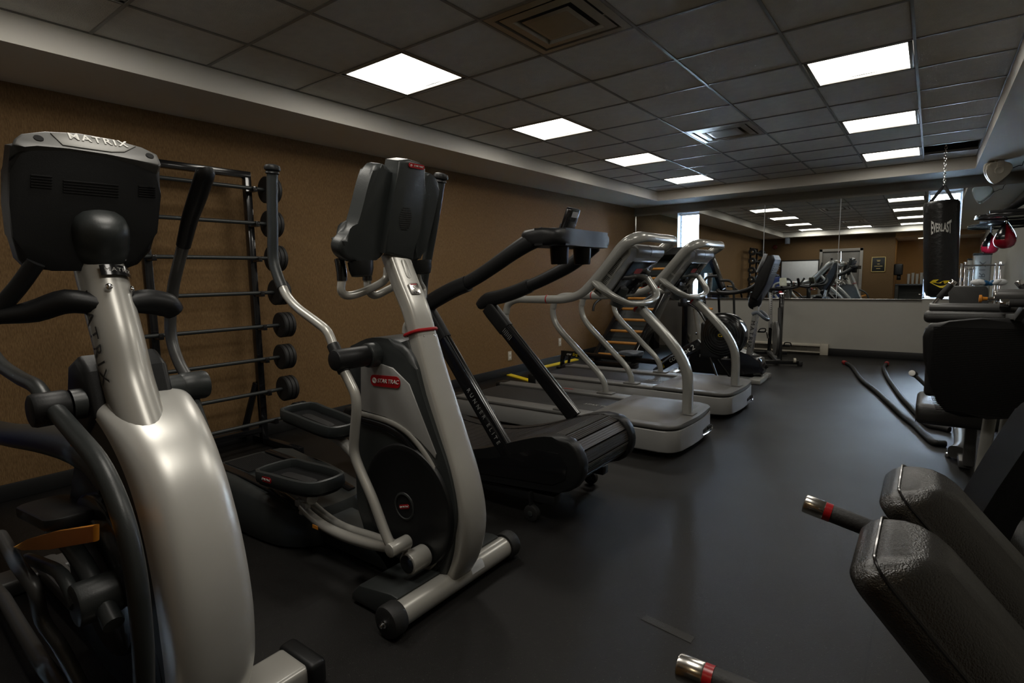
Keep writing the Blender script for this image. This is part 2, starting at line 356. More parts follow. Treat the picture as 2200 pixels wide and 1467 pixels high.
# windows
for n,(x0,x1) in enumerate(WIN):
    wi=tagit(thing('window_%d'%(n+1),('narrow bright window behind the ladder machine','narrow bright window behind the punching bag')[n],'window',((x0+x1)/2,YB+.1,WZ0)),kind='structure')
    bm=B(); f=.025
    box2(bm,(x0,YB,WZ0),(x0+.004,YB+.2,WZ1)); box2(bm,(x1-.004,YB,WZ0),(x1,YB+.2,WZ1)); box2(bm,(x0,YB,WZ1-.004),(x1,YB+.2,WZ1)); box2(bm,(x0,YB-.012,WZ0),(x1,YB+.2,WZ0+.012))
    box2(bm,(x0,YB+.15,WZ0),(x0+f,YB+.19,WZ1)); box2(bm,(x1-f,YB+.15,WZ0),(x1,YB+.19,WZ1)); box2(bm,(x0,YB+.15,WZ1-f),(x1,YB+.19,WZ1)); box2(bm,(x0,YB+.15,WZ0),(x1,YB+.19,WZ0+f))
    part('window_frame',bm,'jamb',wi)
    bm=B(); box2(bm,(x0+f,YB+.168,WZ0+f),(x1-f,YB+.172,WZ1-f)); part('pane',bm,'glass',wi)
    bm=B(); z=WZ0+.05
    while z<WZ1-.06:
        box(bm,((x0+x1)/2,YB+.11,z),(x1-x0-.03,.024,.0012),R=Matrix.Rotation(.35,3,'X')); z+=.021
    bl=part('blind',bm,'slat',wi)
    bm=B(); box2(bm,(x0+.012,YB+.09,WZ1-.05),(x1-.012,YB+.13,WZ1-.012),.004); part('head_rail',bm,'jamb',bl)
# wall mirrors, leaning back by half a degree
ML=.0095
for n,(x0,x1,lb) in enumerate(((XL+.03,WIN[0][0],'narrow wall mirror between the left corner and the first window'),(WIN[0][1],-2.18,'wall mirror right of the first window behind the upright bike'),(-2.18,-1.13,'middle wall mirror showing the whiteboard and the door'),(-1.13,WIN[1][0],'wall mirror left of the punching bag showing the ceiling lights'),(WIN[1][1],XR-.005,'wall mirror right of the punching bag showing the right wall'))):
    bm=B(); h=WZ1-WZ0-.006
    box(bm,((x0+x1)/2,0,h/2),(x1-x0-.004,.005,h))
    bmesh.ops.rotate(bm,verts=bm.verts,cent=(0,0,0),matrix=Matrix.Rotation(-ML,3,'X'))
    bmesh.ops.translate(bm,verts=bm.verts,vec=(0,YB-.020,WZ0+.003)); solo('wall_mirror',bm,'mirror',lb,'mirror','mirror panels on the back wall')
bm=B()
for a,b_ in ((XL,WIN[0][0]),(WIN[0][1],WIN[1][0]),(WIN[1][1],XR)): box2(bm,(a,YB-.03,WZ0-.014),(b_,YB-.003,WZ0+.004),.002)
struct('trim_3',bm,'steel')
bm=B(); box2(bm,(XL,YB-.03,WZ0),(XL+.03,YB,WZ1)); struct('trim_4',bm,'steel')
for n,x in ((5,-2.18),(6,-1.13)):
    bm=B(); box2(bm,(x-.003,YB-.026,WZ0+.004),(x+.003,YB-.004,WZ1)); struct('trim_%d'%n,bm,'jamb')
# ceiling light panels
lbl={(-5,8):'far end of left row by the back soffit',(-5,5):'second from far end in left row',(-5,2):'middle of left row, beyond the console of the silver elliptical',(-5,-1):'large bright one of the left row, above the silver elliptical',(-5,-4):'nearest of left row, cut by the photo top edge',
 (-1,8):'far end of right row beside the open ceiling hole',(-1,5):'second from far end in right row',(-1,2):'largest one of right row at upper right',(-1,-1):'overhead in right row, only seen in the mirror',(-1,-4):'nearest the rear wall in right row, only seen in the mirror',(-3,-4):'single one between the rows, only seen in the mirror'}
for i,j in LI:
    x0,y0=GX+T*i,GY+T*j; c=V((x0+T/2,y0+T/2,ZC))
    t=thing('ceiling_light','square ceiling light panel, '+lbl[(i,j)],'ceiling light',c,'square light panels in the ceiling')
    bm=B(); o=T/2-.012; q=T/2-.036
    for sx,sy,wx,wy in ((-1,0,.024,2*o),(1,0,.024,2*o),(0,-1,2*o,.024),(0,1,2*o,.024)):
        box(bm,(c.x+sx*(o-.012),c.y+sy*(o-.012),ZC+.012),(wx,wy,.02),.003)
    box(bm,(c.x,c.y,ZC+.09),(2*o,2*o,.004)); part('frame',bm,'tbar',t)
    bm=B(); n=10; rows=[]
    for a in range(n+1):
        rows.append([bm.verts.new((c.x-q+2*q*a/n,c.y-q+2*q*bq,ZC+.004+.022*math.sin(PI*a/n)**.7)) for bq in (0,1)])
    for a in range(n): bm.faces.new((rows[a][0],rows[a+1][0],rows[a+1][1],rows[a][1]))
    dd=part('diffuser',bm,'lamp',t)
# air vents: nested square cones
for (i,j),lb in zip(VE,('large square air vent at the top of the photo, nearest the camera','smaller-looking square air vent farther along the ceiling')):
    x0,y0=GX+T*i,GY+T*j; c=V((x0+T/2,y0+T/2,ZC)); t=thing('ceiling_vent',lb,'air vent',c,'square air vents in the ceiling')
    def ring(h0,z0,h1,z1,bm):
        a=[bm.verts.new((c.x+s*h0,c.y+q*h0,ZC+z0)) for s,q in ((-1,-1),(1,-1),(1,1),(-1,1))]; b_=[bm.verts.new((c.x+s*h1,c.y+q*h1,ZC+z1)) for s,q in ((-1,-1),(1,-1),(1,1),(-1,1))]
        for k in range(4): bm.faces.new((a[k],a[(k+1)%4],b_[(k+1)%4],b_[k]))
    bm=B(); ring(.293,.0,.25,-.004,bm); ring(.25,-.004,.235,.09,bm); part('frame',bm,'ventm',t)
    bm=B(); ring(.232,.0,.18,-.006,bm); ring(.18,-.006,.15,.06,bm); part('louver',bm,'ventm',t)
    bm=B(); ring(.145,-.002,.12,-.008,bm); a=[bm.verts.new((c.x+s*.12,c.y+q*.12,ZC-.008)) for s,q in ((-1,-1),(1,-1),(1,1),(-1,1))]; bm.faces.new(a); part('center_plate',bm,'ventm',t)
    bm=B(); box(bm,(c.x,c.y,ZC+.12),(.56,.56,.01)); part('duct',bm,'dark',t)
# baseboard heater, outlets
he=thing('baseboard_heater','white baseboard heater along the back wall behind the exercise bikes','heater',(-2.1,YB-.05,0))
bm=B(); poly(bm,[(-3.0,YB-.006,.03),(-3.0,YB-.006,.165),(-3.0,YB-.05,.165),(-3.0,YB-.075,.15),(-3.0,YB-.075,.13),(-3.0,YB-.02,.125),(-3.0,YB-.02,.05),(-3.0,YB-.075,.045),(-3.0,YB-.075,.03)],(1.69,0,0)); part('housing',bm,'offw',he)
for xa,xb in ((-1.31,-1.2),(-3.08,-3.0)):
    bm=B(); box2(bm,(xa,YB-.08,.0),(xb,YB-.005,.17),.006); part('end_cap',bm,'offw',he)
bm=B()
for k in range(95): box2(bm,(-2.98+k*.0175,YB-.06,.055),(-2.977+k*.0175,YB-.021,.115))
f_=part('fin',bm,'steel',he); f_['kind']='stuff'
for y,z,lb in ((7.03,.30,'cream wall outlet plate on the brown wall behind the far treadmill'),(5.78,.25,'cream wall outlet plate low on the brown wall behind the near treadmill')):
    t=thing('wall_outlet',lb,'outlet',(XL,y,z-.06),'outlets on the brown wall')
    bm=B(); box(bm,(XL+.004,y,z),(.008,.075,.12),.003); part('cover_plate',bm,'offw',t)
    for dz in (.026,-.026):
        bm=B(); box(bm,(XL+.009,y,z+dz),(.004,.034,.03),.002); part('socket',bm,'white',t)
# yellow tape strips on the floor by the left wall
for pts,lb in (((( -4.40,5.78),(-4.40,5.68),(-3.93,5.49),(-3.93,5.58)),'short yellow floor strip running out from the left wall behind the near treadmill'),(((-4.40,6.42),(-4.30,6.36),(-4.26,7.32),(-4.36,7.38)),'long yellow floor strip along the left wall beside the rowing machine')):
    bm=B(); poly(bm,[(x,y,0.001) for x,y in pts],(0,0,.012)); solo('yellow_strip',bm,'yellow',lb,'floor strip','yellow strips on the floor')
# ================================================================== FRONT-LEFT ELLIPTICAL (big satin silver shell)
Y0=.6
me=thing('elliptical_trainer','large elliptical with a fat curved satin silver shell at the left edge of the photo','elliptical trainer',(-1.9,Y0,0))
ct=math.radians(10); cn=V((math.cos(ct),0,-math.sin(ct))); cx=V((0,1,0)); cy=V((math.sin(ct),0,math.cos(ct)))
cp=V((-1.95,Y0,1.5))
def on_plane(px,p0,n): return [onp(u,v,p0,n) for u,v in px]
def panel(bm,px,p0,n,th,bev=0,seg=2,k=0):
    P=on_plane(px,p0,n); P=cl(P,k) if k else P
    return poly(bm,P,V(n)*(-th),bev,seg)
bm=B(); panel(bm,[(24,312),(50,307),(80,309),(150,315),(230,327),(300,341),(342,350),(348,362),(346,420),(338,500),(328,540),(300,570),(272,580),(200,582),(110,582),(62,580),(42,560),(28,510),(20,440),(20,370)],cp,cn,.085,.022,4); con=part('console_shell',bm,'black',me)
bn=V((.78,0,.626)); bp_=onp(190,322,cp,cn)+cn*.002
bm=B(); panel(bm,[(24,312),(30,296),(45,285),(95,280),(165,284),(240,297),(305,315),(338,331),(347,352),(342,356),(300,345),(230,331),(150,319),(80,313),(50,311)],bp_,bn,.06,.007,3); part('top_band',bm,'band',con,'grey band along the console top')
bm=B(); panel(bm,[(108,285),(165,288),(240,300),(292,314),(268,326),(240,326),(170,316),(135,311)],bp_+bn*.003,bn,.006,.0015); nmp=part('name_plate',bm,'plate',con)
A,C_=onp(150,293,bp_+bn*.004,bn),onp(270,311,bp_+bn*.004,bn)
text(con,'MATRIX',.034,(A+C_)/2,C_-A,(C_-A).cross(bn)*-1,'white',space=1.25,wide=1.0,bold=.0006)
for r in (onp(83,296,bp_+bn*.002,bn),onp(322,334,bp_+bn*.002,bn)):
    bm=B(); cyl(bm,r,r-bn*.012,.011,n=14); part('screw_hole',bm,'dark',con)
for x0,x1,y0,y1 in ((66,112,376,400),(136,255,388,412),(298,334,400,420)):
    bm=B()
    for k in range(5):
        a=onp(x0,y0+(y1-y0)*k/4,cp+cn*.002,cn); b_=onp(x1,y0+(y1-y0)*k/4+(x1-x0)*.09,cp+cn*.002,cn); tube(bm,[a,b_],.0022,n=6)
    part('vent_slots',bm,'gloss',con)
# neck, column
colpx=[(206,500),(212,560),(226,620),(254,726),(278,826),(312,930),(330,975)]
CP=[at(u,v,Y=Y0) for u,v in colpx]
e1=at(211,537,Y=Y0); ad=(e1-(onp(212,450,cp,cn)+cn*.03)).normalized()
bm=B(); lathe(bm,e1,-ad,[(.066,-.004),(.078,-.002),(.079,.004),(.077,.03),(.0755,.034),(.075,.055),(.070,.09),(.060,.112),(.045,.124),(.02,.13)],n=36); part('neck_collar',bm,'char',me)
bm=B(); tube(bm,CP,.065,n=28,k=5); colm=part('column',bm,'silver',me)
axd=(CP[4]-CP[1]).normalized()
def around(r,ang,t,base=CP[2]):
    h=V((0,1,0)); s=axd.cross(h).normalized(); return base+axd*t+(s*math.cos(ang)+h*math.sin(ang))*r
_c=at(223,596,Y=Y0)
bm=B(); n=12
vs=[[bm.verts.new(around(.0672,math.radians(-22+92*i/n),t,_c)) for t in (-.014,.018)] for i in range(n+1)]
for i in range(n): bm.faces.new((vs[i][0],vs[i+1][0],vs[i+1][1],vs[i][1]))
bd=part('badge',bm,'gloss',colm)
def wcol(p): return around(.0683,p.x/.0685+math.radians(22),-p.y+.002,_c)
text(bd,'MATRIX',.017,(0,0,0),(1,0,0),(0,1,0),'white',warp=wcol,wide=1.25,space=1.15,ext=.0004)
for ang,t in ((-12,-.045),(52,-.045),(-12,.055),(52,.055)):
    bm=B(); p=around(.064,math.radians(ang),t,_c); d=(p-_c-axd*t).normalized(); lathe(bm,p,d,[(.0095,0),(.0095,.004),(.006,.007),(.001,.0075)],n=12); part('screw',bm,'chrome',colm)
def wcol2(p): return around(.0658,p.y/.0665-math.radians(80),p.x+.19,_c)
text(colm,'MATRIX',.055,(0,0,0),(1,0,0),(0,1,0),'graym',warp=wcol2,wide=1.2,space=1.3,ext=.0003)
# fixed handlebars
bm=B(); tube(bm,[(-1.95,Y0-.03,1.235),(-1.97,Y0-.10,1.25),(-2.0,Y0-.17,1.225),(-2.02,.36,1.215),(-2.05,.28,1.205)],[.036,.042,.034,.03,.03],[.03,.036,.032,.022,.02],n=12,k=4); part('fixed_handlebar',bm,'black',me)
bm=B(); tube(bm,[(-1.97,.44,1.36),(-2.0,.40,1.29),(-2.03,.35,1.22)],.022,n=12,k=3); part('handlebar_strut',bm,'black',me)
bm=B(); tube(bm,[(-1.95,Y0+.03,1.235),(-1.97,Y0+.10,1.24),(-1.98,Y0+.16,1.225),(-1.985,Y0+.185,1.2)],[.03,.042,.042,.03],[.028,.04,.04,.03],n=12,k=4); part('fixed_handlebar',bm,'black',me)
# pivot axle
XA,ZA=-1.93,.958
bm=B(); cyl(bm,(XA,.47,ZA),(XA,.76,ZA),.044,n=28); part('pivot_axle',bm,'char',me)
bm=B(); cyl(bm,(XA,.378,ZA),(XA,.468,ZA),.047,n=28,bev=.012); part('pivot_housing',bm,'black',me)
bm=B(); cyl(bm,(XA,.755,ZA),(XA,.842,ZA),.047,n=28,bev=.012); part('pivot_housing',bm,'char',me)
bm=B(); prof(bm,.5,.72,[(-2.12,.9),(-2.05,1.06),(-1.97,1.09),(-1.9,1.05),(-1.86,.92),(-2.0,.82)],.02,3); part('rear_cowl',bm,'black',me)
# swinging arms
bm=B(); tube(bm,P3([(405,815,.81),(385,780,.81),(370,735,.81),(366,690,.81),(372,620,.81),(384,565,.81),(396,520,.81)]),.0185,n=14,k=4); arm=part('moving_arm',bm,'graym',me)
bm=B(); tube(bm,P3([(394,528,.81),(408,470,.81),(422,430,.81),(440,376,.81),(442,368,.81)]),[.0215,.024,.026,.027,.024],n=14,k=3); part('hand_grip',bm,'black',arm)
bm=B(); tube(bm,P3([(408,835,.80),(425,885,.79),(446,950,.78),(470,1040,.78),(490,1140,.78),(500,1250,.78),(502,1350,.78)]),.018,n=14,k=4); part('lower_link',bm,'char',me)
bm=B(); tube(bm,[(XA,.42,ZA+.01),(-2.02,.42,1.01),(-2.2,.42,1.02),(-2.45,.42,1.05),(-2.62,.42,1.14),(-2.68,.42,1.4),(-2.62,.42,1.7)],.0205,n=14,k=5); part('moving_arm',bm,'char',me)
bm=B(); tube(bm,P3([(122,885,.425),(165,935,.425),(210,990,.425),(245,1060,.425),(272,1140,.425),(291,1230,.425),(302,1320,.425),(308,1400,.425),(310,1480,.425)]),.0225,n=16,k=4); part('lower_link',bm,'char',me)
# shell (fender): swept rounded section along a curve in the XZ plane
YF_=.638
FP=[(-2.0,.985),(-1.86,.965),(-1.73,.90),(-1.63,.80),(-1.56,.67),(-1.515,.52),(-1.495,.36),(-1.505,.2),(-1.54,.095)]
FC=sm([V((x,YF_,z)) for x,z in FP],5); FW=lerp_list([.13,.13,.122,.117,.116,.117,.118,.115,.105],len(FC)); FN=lerp_list([.03,.05,.075,.09,.095,.095,.095,.09,.08],len(FC))
bm=B(); rings=[]
for i,p in enumerate(FC):
    t=(FC[min(i+1,len(FC)-1)]-FC[max(i-1,0)]).normalized(); nrm=V((t.z,0,-t.x))*-1
    if nrm.x<0 and i>3: nrm=-nrm
    if i<=3 and nrm.z<0: nrm=-nrm
    ring=[]
    for j in range(25):
        a=PI*j/24; c,s=math.cos(a),math.sin(a)
        cc=math.copysign(abs(c)**.62,c); ss=abs(s)**.75
        ring.append(bm.verts.new(p+V((0,1,0))*cc*FW[i]*-1+nrm*(ss*FN[i]-FN[i])))
    rings.append(ring)
for A_,B_ in zip(rings,rings[1:]):
    for j in range(24): bm.faces.new((A_[j],A_[j+1],B_[j+1],B_[j]))
bm.faces.new(rings[0]); bm.faces.new(rings[-1][::-1])
for A_,B_ in zip(rings,rings[1:]): bm.faces.new((A_[0],B_[0],B_[24],A_[24]))
part('front_shell',bm,'fend',me,'satin silver curved shell',ang=50)
# dark inner flank panels of the shell and the drive body behind it
for s in (-1,1):
    bm=B(); pts=[]
    for i in range(0,len(FC)):
        t=(FC[min(i+1,len(FC)-1)]-FC[max(i-1,0)]).normalized(); nr=V((t.z,0,-t.x))
        if nr.x>0 or (i<=3 and nr.z>0): nr=-nr
        pts.append((FC[i],FC[i]+nr*(FN[i]+.01),FC[i]+nr*(FN[i]+.075)))
    rg=[[bm.verts.new(V((b_.x,YF_+s*FW[i]*.97,b_.z))) for b_ in (p1,p2)]+[bm.verts.new(V((b_.x,YF_+s*FW[i]*.72,b_.z))) for b_ in (p2,p1)] for i,(p0_,p1,p2) in enumerate(pts)]
    for A_,B_ in zip(rg,rg[1:]):
        for j in range(4): bm.faces.new((A_[j],A_[(j+1)%4],B_[(j+1)%4],B_[j]))
    bm.faces.new(rg[0]); bm.faces.new(rg[-1][::-1]); part('flank_panel',bm,'char',me)
bm=B(); prof(bm,Y0-.075,Y0+.075,[(-2.0,.9),(-1.8,.86),(-1.7,.76),(-1.65,.6),(-1.64,.3),(-1.68,.08),(-2.3,.06),(-2.38,.3),(-2.3,.55),(-2.12,.8)],.02,3,k=3); db=part('drive_body',bm,'black',me)
bm=B(); cyl(bm,(-1.97,Y0-.1,.42),(-1.97,Y0+.1,.42),.25,n=40,bev=.012); part('drive_disc',bm,'gloss',me)
bm=B(); plate(bm,(-2.16,Y0-.078,.80),(1,0,-.9),(0,0,1),[(-.055,-.02),(-.02,-.04),(.05,-.025),(.055,.0),(.02,.022),(-.03,.02)],.004); part('orange_accent',bm,'orange',db)
# pedals
for yy,dx,dz in ((.40,0,0),(.80,-.25,.1)):
    px_=(at(125,1110,Y=.46) if dx==0 else V((-2.2,.74,.66)))
    bm=B(); plate(bm,px_,(1,0,.12),(0,1,0),[(x,y) for x,y in rr(.40,.14,.05)],.035,.008); pd=part('pedal',bm,'black',me)
    bm=B(); plate(bm,px_+V((0,0,.002)),(1,0,.12),(0,1,0),[(x,y) for x,y in rr(.33,.10,.03)],.008,.002)
    for k in range(9): box(bm,px_+V((-.14+k*.035,0,.010+(-.14+k*.035)*.12)),(.006,.08,.006))
    part('tread_pad',bm,'rub',pd)
    bm=B(); P=(P3([(u,v,.375) for u,v in ((38,1172),(70,1155),(130,1138),(215,1124),(215,1160),(120,1176),(60,1178))]) if dx==0 else [(px_+V((x,-.078,z+x*.12))) for x,z in ((-.19,-.028),(.2,-.04),(.2,.0),(-.08,-.002))]); poly(bm,P,(0,-.014,0),.004); part('side_strip',bm,'orange',pd,'orange strip along the pedal side')
    bm=B(); tube(bm,[px_+V((-.2,0,-.05)),px_+V((0,0,-.055)),px_+V((.2,0,-.09)),px_+V((.42,0,-.2))],.026,n=12,k=3); part('pedal_arm',bm,'char',me)
bm=B(); tube(bm,P3([(0,1150,.36),(40,1215,.36),(75,1265,.37),(90,1330,.38),(130,1390,.40),(170,1467,.42),(200,1530,.43)]),.0195,n=14,k=4); part('linkage_tube',bm,'graym',me)
bm=B(); cyl(bm,(-1.83,.40,.42),(-1.83,.55,.42),.06,n=24,bev=.01); part('crank_hub',bm,'char',me)
bm=B(); tube(bm,[(-2.34,.41,.40),(-2.15,.41,.44),(-1.95,.41,.47),(-1.83,.41,.42)],.018,n=12,k=4); part('crank_link',bm,'char',me)
# rear track arm (dark) seen behind the near arm
bm=B(); tube(bm,P3([(-40,918,.58),(20,933,.58),(120,945,.58),(215,975,.58),(270,1040,.58)]),[.06,.062,.07,.075,.07],[.05,.05,.055,.06,.05],n=16,k=4); part('rear_frame_arm',bm,'char',me)
# base
bm=B(); box2(bm,(-1.66,.27,.02),(-1.50,.895,.088),.018,3); st=part('front_stabilizer',bm,'silver',me)
for y0,y1 in ((.235,.285),(.88,.945)):
    bm=B(); box2(bm,(-1.675,y0,.0),(-1.485,y1,.094),.02,3); part('end_cap',bm,'black',st)
bm=B(); tube(bm,[(-1.55,Y0,.06),(-2.3,Y0,.06),(-3.1,Y0,.06)],.045,.035,n=12,e=4); part('base_rail',bm,'graym',me)
bm=B(); box2(bm,(-3.15,.3,.0),(-3.0,.9,.07),.015,3); part('rear_stabilizer',bm,'graym',me)
bm=B(); tube(bm,[(-1.6,.42,.06),(-2.2,.40,.065),(-2.9,.42,.06)],.024,n=12,k=4); tube(bm,[(-2.9,.42,.06),(-3.08,.42,.05)],.024,n=12); part('side_rail',bm,'graym',me)

# ================================================================== BARBELL RACK AND BARBELLS
rk=thing('barbell_rack','tall black steel barbell rack leaning against the brown wall','barbell rack',(-4.22,1.88,0))
XP0,XP1=-4.22,-4.20   # post x at floor and top
YL_,YR_=1.52,2.245; ZT=2.10
for y in (YL_,YR_):
    bm=B(); bar(bm,(XP0,y,.0),(XP1,y,ZT),.05,.05,.004,up=(0,1,0)); part('upright',bm,'gloss',rk)
    bm=B(); bar(bm,(XP0-.02,y-.02,.5),(XL+.05,y-.1,.04),.04,.04,.003); part('brace',bm,'gloss',rk)
    bm=B(); bar(bm,(XL+.06,y,.03),(-3.70,y,.03),.05,.05,.004); part('foot',bm,'gloss',rk)
bm=B(); bar(bm,(XP1,YL_-.02,ZT),(XP1,YR_+.025,ZT),.05,.05,.004); part('top_bar',bm,'gloss',rk)
bm=B(); bar(bm,(XP0,YL_,.12),(XP0,YR_,.12),.045,.045,.004); part('cross_bar',bm,'gloss',rk)
XB=-4.115
zs=[at(588,410,X=XB).z,at(588,482,X=XB).z,at(590,555,X=XB).z,at(592,628,X=XB).z,at(603,698,X=XB).z,at(600,767,X=XB).z,at(602,836,X=XB).z,at(626,893,X=XB+.07).z]
ords=['topmost barbell on the rack','second barbell from the top of the rack','third barbell from the top of the rack','fourth barbell down the rack','fifth barbell down the rack','sixth barbell down the rack','seventh barbell down the rack, just above the lowest','lowest barbell on the rack, near the floor']
for i,z in enumerate(zs):
    x=XB+(.07 if i==7 else 0); yo=(0,.0,.012,.02,.045,.03,.035,.09)[i]
    t=thing('barbell','black fixed barbell with round rubber ends, '+ords[i],'barbell',(x,1.88,z),'fixed barbells on the rack')
    bm=B(); cyl(bm,(x,1.34+yo,z),(x,2.34+yo,z),.0145,n=12); part('bar',bm,'char',t)
    for y,s in ((2.33+yo,1),(1.35+yo,-1)):
        bm=B(); R_=.1
        lathe(bm,(x,y,z),(0,s,0),[(R_*.9,0),(R_,.008),(R_,.028),(R_*.93,.031),(R_*.93,.035),(R_,.038),(R_,.062),(R_*.93,.065),(R_*.93,.069),(R_,.072),(R_,.09),(R_*.9,.1)],n=28); w_=part('weight_head',bm,'rub',t)
        bm=B(); lathe(bm,(x,y+s*.1,z),(0,s,0),[(.035,-.002),(.035,.004),(.03,.006)],n=20); part('end_disc',bm,'steel',w_)
    for y in (YL_,YR_):
        bm=B(); bar(bm,(XP0+.0,y,z-.022),(x+.03,y,z-.022),.03,.012,.002); box(bm,(x+.03,y,z-.008),(.012,.03,.04),.002); part('hook',bm,'gloss',rk)
# ================================================================== SILVER ELLIPTICAL WITH THE CENTRE COLUMN
Y0=1.573
se=thing('elliptical_trainer','silver elliptical with red badges on its grey drive housing, second machine from the left','elliptical trainer',(-1.9,Y0,0))
# drive housing
hp=[(738,760),(765,738),(800,725),(850,733),(885,770),(908,850),(935,930),(962,1010),(978,1085),(978,1135),(963,1185),(935,1228),(895,1245),(850,1232),(800,1190),(772,1120),(765,1020),(762,920),(755,830)]
YN,YF=1.49,1.656
bm=B(); prof(bm,YN,YF,xz(YN,hp),.028,4,k=3); hs=part('drive_housing',bm,'char',se)
bm=B(); prof(bm,YN-.004,YN+.02,xz(YN,[(776,772),(800,775),(845,790),(880,825),(905,890),(938,975),(936,985),(905,945),(870,915),(830,893),(776,880)]),.004,2); sp_=part('side_panel',bm,'skirt',hs,'silver grey side panel')
# red badge with lettering on the side panel
bc=[at(u,v,Y=YN-.005) for u,v in ((797,816),(860,822))]
bm=B(); d=(bc[1]-bc[0]); L=d.length; d.normalize(); upv=V((0,-1,0)).cross(d)*-1
if upv.z<0: upv=-upv
nY=V((0,-1,0))
def badge(parent,c,x,y,Lb,Hb,s=True,size=None):
    bm=B(); pts=[(px,py) for px,py in rr(Lb,Hb,Hb*.42,5)]
    x=V(x).normalized(); y=V(y).normalized(); n=x.cross(y)
    poly(bm,[V(c)+x*p[0]+y*p[1] for p in pts],n*.0025,.0006,1); bd=part('badge',bm,'red',parent,'red badge')
    text(bd,'STAR TRAC',size or Hb*.5,V(c)+x*Lb*.10+n*.003,x,y,'white',shear=.25,space=.95,wide=1.12*min(1,Lb/Hb/3.9))
    bm=B(); o=V(c)-x*Lb*.36+n*.0022
    for rz in (1.,.62):
        tube(bm,[o+x*math.cos(a*PI/8)*Hb*.27*rz+y*math.sin(a*PI/8)*Hb*.22*rz for a in range(16)],Hb*.035,n=6,closed=True)
    for q in (-.1,0,.1): box(bm,o+x*q*Hb,(Hb*.05,.001,Hb*.12))
    part('emblem',bm,'white',bd); return bd
badge(sp_,(bc[0]+bc[1])/2,d,upv,L,.048)
# bright trim arch and flywheel disc
bm=B(); tube(bm,[at(u,v,Y=YN-.004) for u,v in ((775,888),(830,903),(870,925),(900,957),(928,1000),(948,1050),(958,1100),(956,1150),(942,1195),(918,1222),(890,1236))],.011,.006,n=8,e=4,up=(0,1,0),k=4); part('arch_trim',bm,'silver',hs)
bm=B(); tube(bm,[at(u,v,Y=YN-.002) for u,v in ((776,902),(828,918),(864,940),(896,975),(920,1020),(935,1070),(941,1110),(937,1150),(924,1185))],.016,.008,n=8,e=4,up=(0,1,0),k=4); part('arch_recess',bm,'gloss',hs)
dc=at(868,1088,Y=YN-.02); R_=.262
bm=B(); lathe(bm,(dc.x,YN+.03,dc.z),(0,-1,0),[(R_,0),(R_,.035),(R_-.006,.043),(R_-.02,.046),(R_-.03,.043),(.06,.047),(.058,.05),(.054,.05),(.052,.047),(.001,.048)],n=56); fw=part('flywheel_cover',bm,'black',se)
bm=B(); lathe(bm,(dc.x,YN-.016,dc.z),(0,-1,0),[(.058,0),(.058,.004),(.052,.006),(.049,.003)],n=36,cap=False); part('hub_ring',bm,'char',fw)
badge(fw,(dc.x+.002,YN-.0195,dc.z),V((1,0,.28)),V((-.28,0,1)),.062,.018)
# centre column and front spine
bm=B(); CPX=[(858,545),(882,610),(905,668),(920,725),(940,800),(965,885),(988,965),(1007,1035),(1018,1100),(1016,1150),(1003,1200),(975,1255)]
CC=[at(u,v,Y=Y0)-V((.03,0,0)) for u,v in CPX]
upper=CC[:4]; lower=CC[3:]
tube(bm,upper,.034,.057,n=20,e=5,up=(0,1,0),k=4); col=part('column',bm,'silver',se)
bm=B(); tube(bm,lower,[.036,.038,.04,.042,.044,.046,.05,.05,.04],[.058,.061,.064,.067,.07,.071,.07,.066,.06],n=20,e=5,up=(0,1,0),k=4); part('front_spine',bm,'silver',se)
bm=B(); tube(bm,[c-V((.05,0,.015)) for c in lower],[.03,.04,.05,.055,.06,.06,.055,.05,.04],[.066,.072,.076,.078,.078,.078,.078,.078,.072],n=20,e=5,up=(0,1,0),k=4); part('spine_surround',bm,'char',se)
cd_=(CC[4]-CC[2]).normalized()
bm=B(); p=at(915,714,Y=Y0)-V((.03,0,0)); fr_=V((0,1,0)).cross(cd_)*-1
if fr_.x<0: fr_=-fr_
pts=[p+V((0,1,0))*a+fr_*b_ for a,b_ in rr(.124,.082,.02,4)]
tube(bm,pts,.0075,n=8,closed=True); part('collar',bm,'red',col,'red ring round the column')
for a in (-.026,.03):
    bm=B(); q=p+cd_*.028+V((0,a,0))+fr_*.034; lathe(bm,q,fr_,[(.0085,-.003),(.0085,.004),(.005,.007),(.001,.0075)],n=12); part('screw',bm,'chrome',col)
q0=CC[0]+(CC[1]-CC[0])*.62; d0=(CC[1]-CC[0]).normalized(); f0=d0.cross(V((0,1,0)))
if f0.x<0: f0=-f0
bm=B(); plate(bm,q0+f0*.034,V((0,1,0)),-d0,rr(.026,.085,.0125,5),.002,.0005) if V((0,1,0)).cross(-d0).dot(f0)>0 else plate(bm,q0+f0*.036,V((0,1,0)),-d0,rr(.026,.085,.0125,5),-.002); part('oval_cover',bm,'silver',col)
q1=at(891,628,Y=Y0)-V((.03,0,0)); bm=B(); plate(bm,q1+f0*.0345,V((0,1,0)),-d0,rr(.05,.05,.006,3),.002,.0005); nb=part('model_plate',bm,'steel',col)
text(nb,'S',.03,q1+f0*.037+d0*-.002,V((0,1,0)),-d0,'white',wide=1.6); text(nb,'CTx',.012,q1+f0*.037+d0*.018,V((0,1,0)),-d0,'darktxt',wide=1.3)
bm=B(); plate(bm,q1+f0*.0365-d0*.019,V((0,1,0)),-d0,rr(.034,.006,.002,2),.0006); part('red_line',bm,'red',nb)
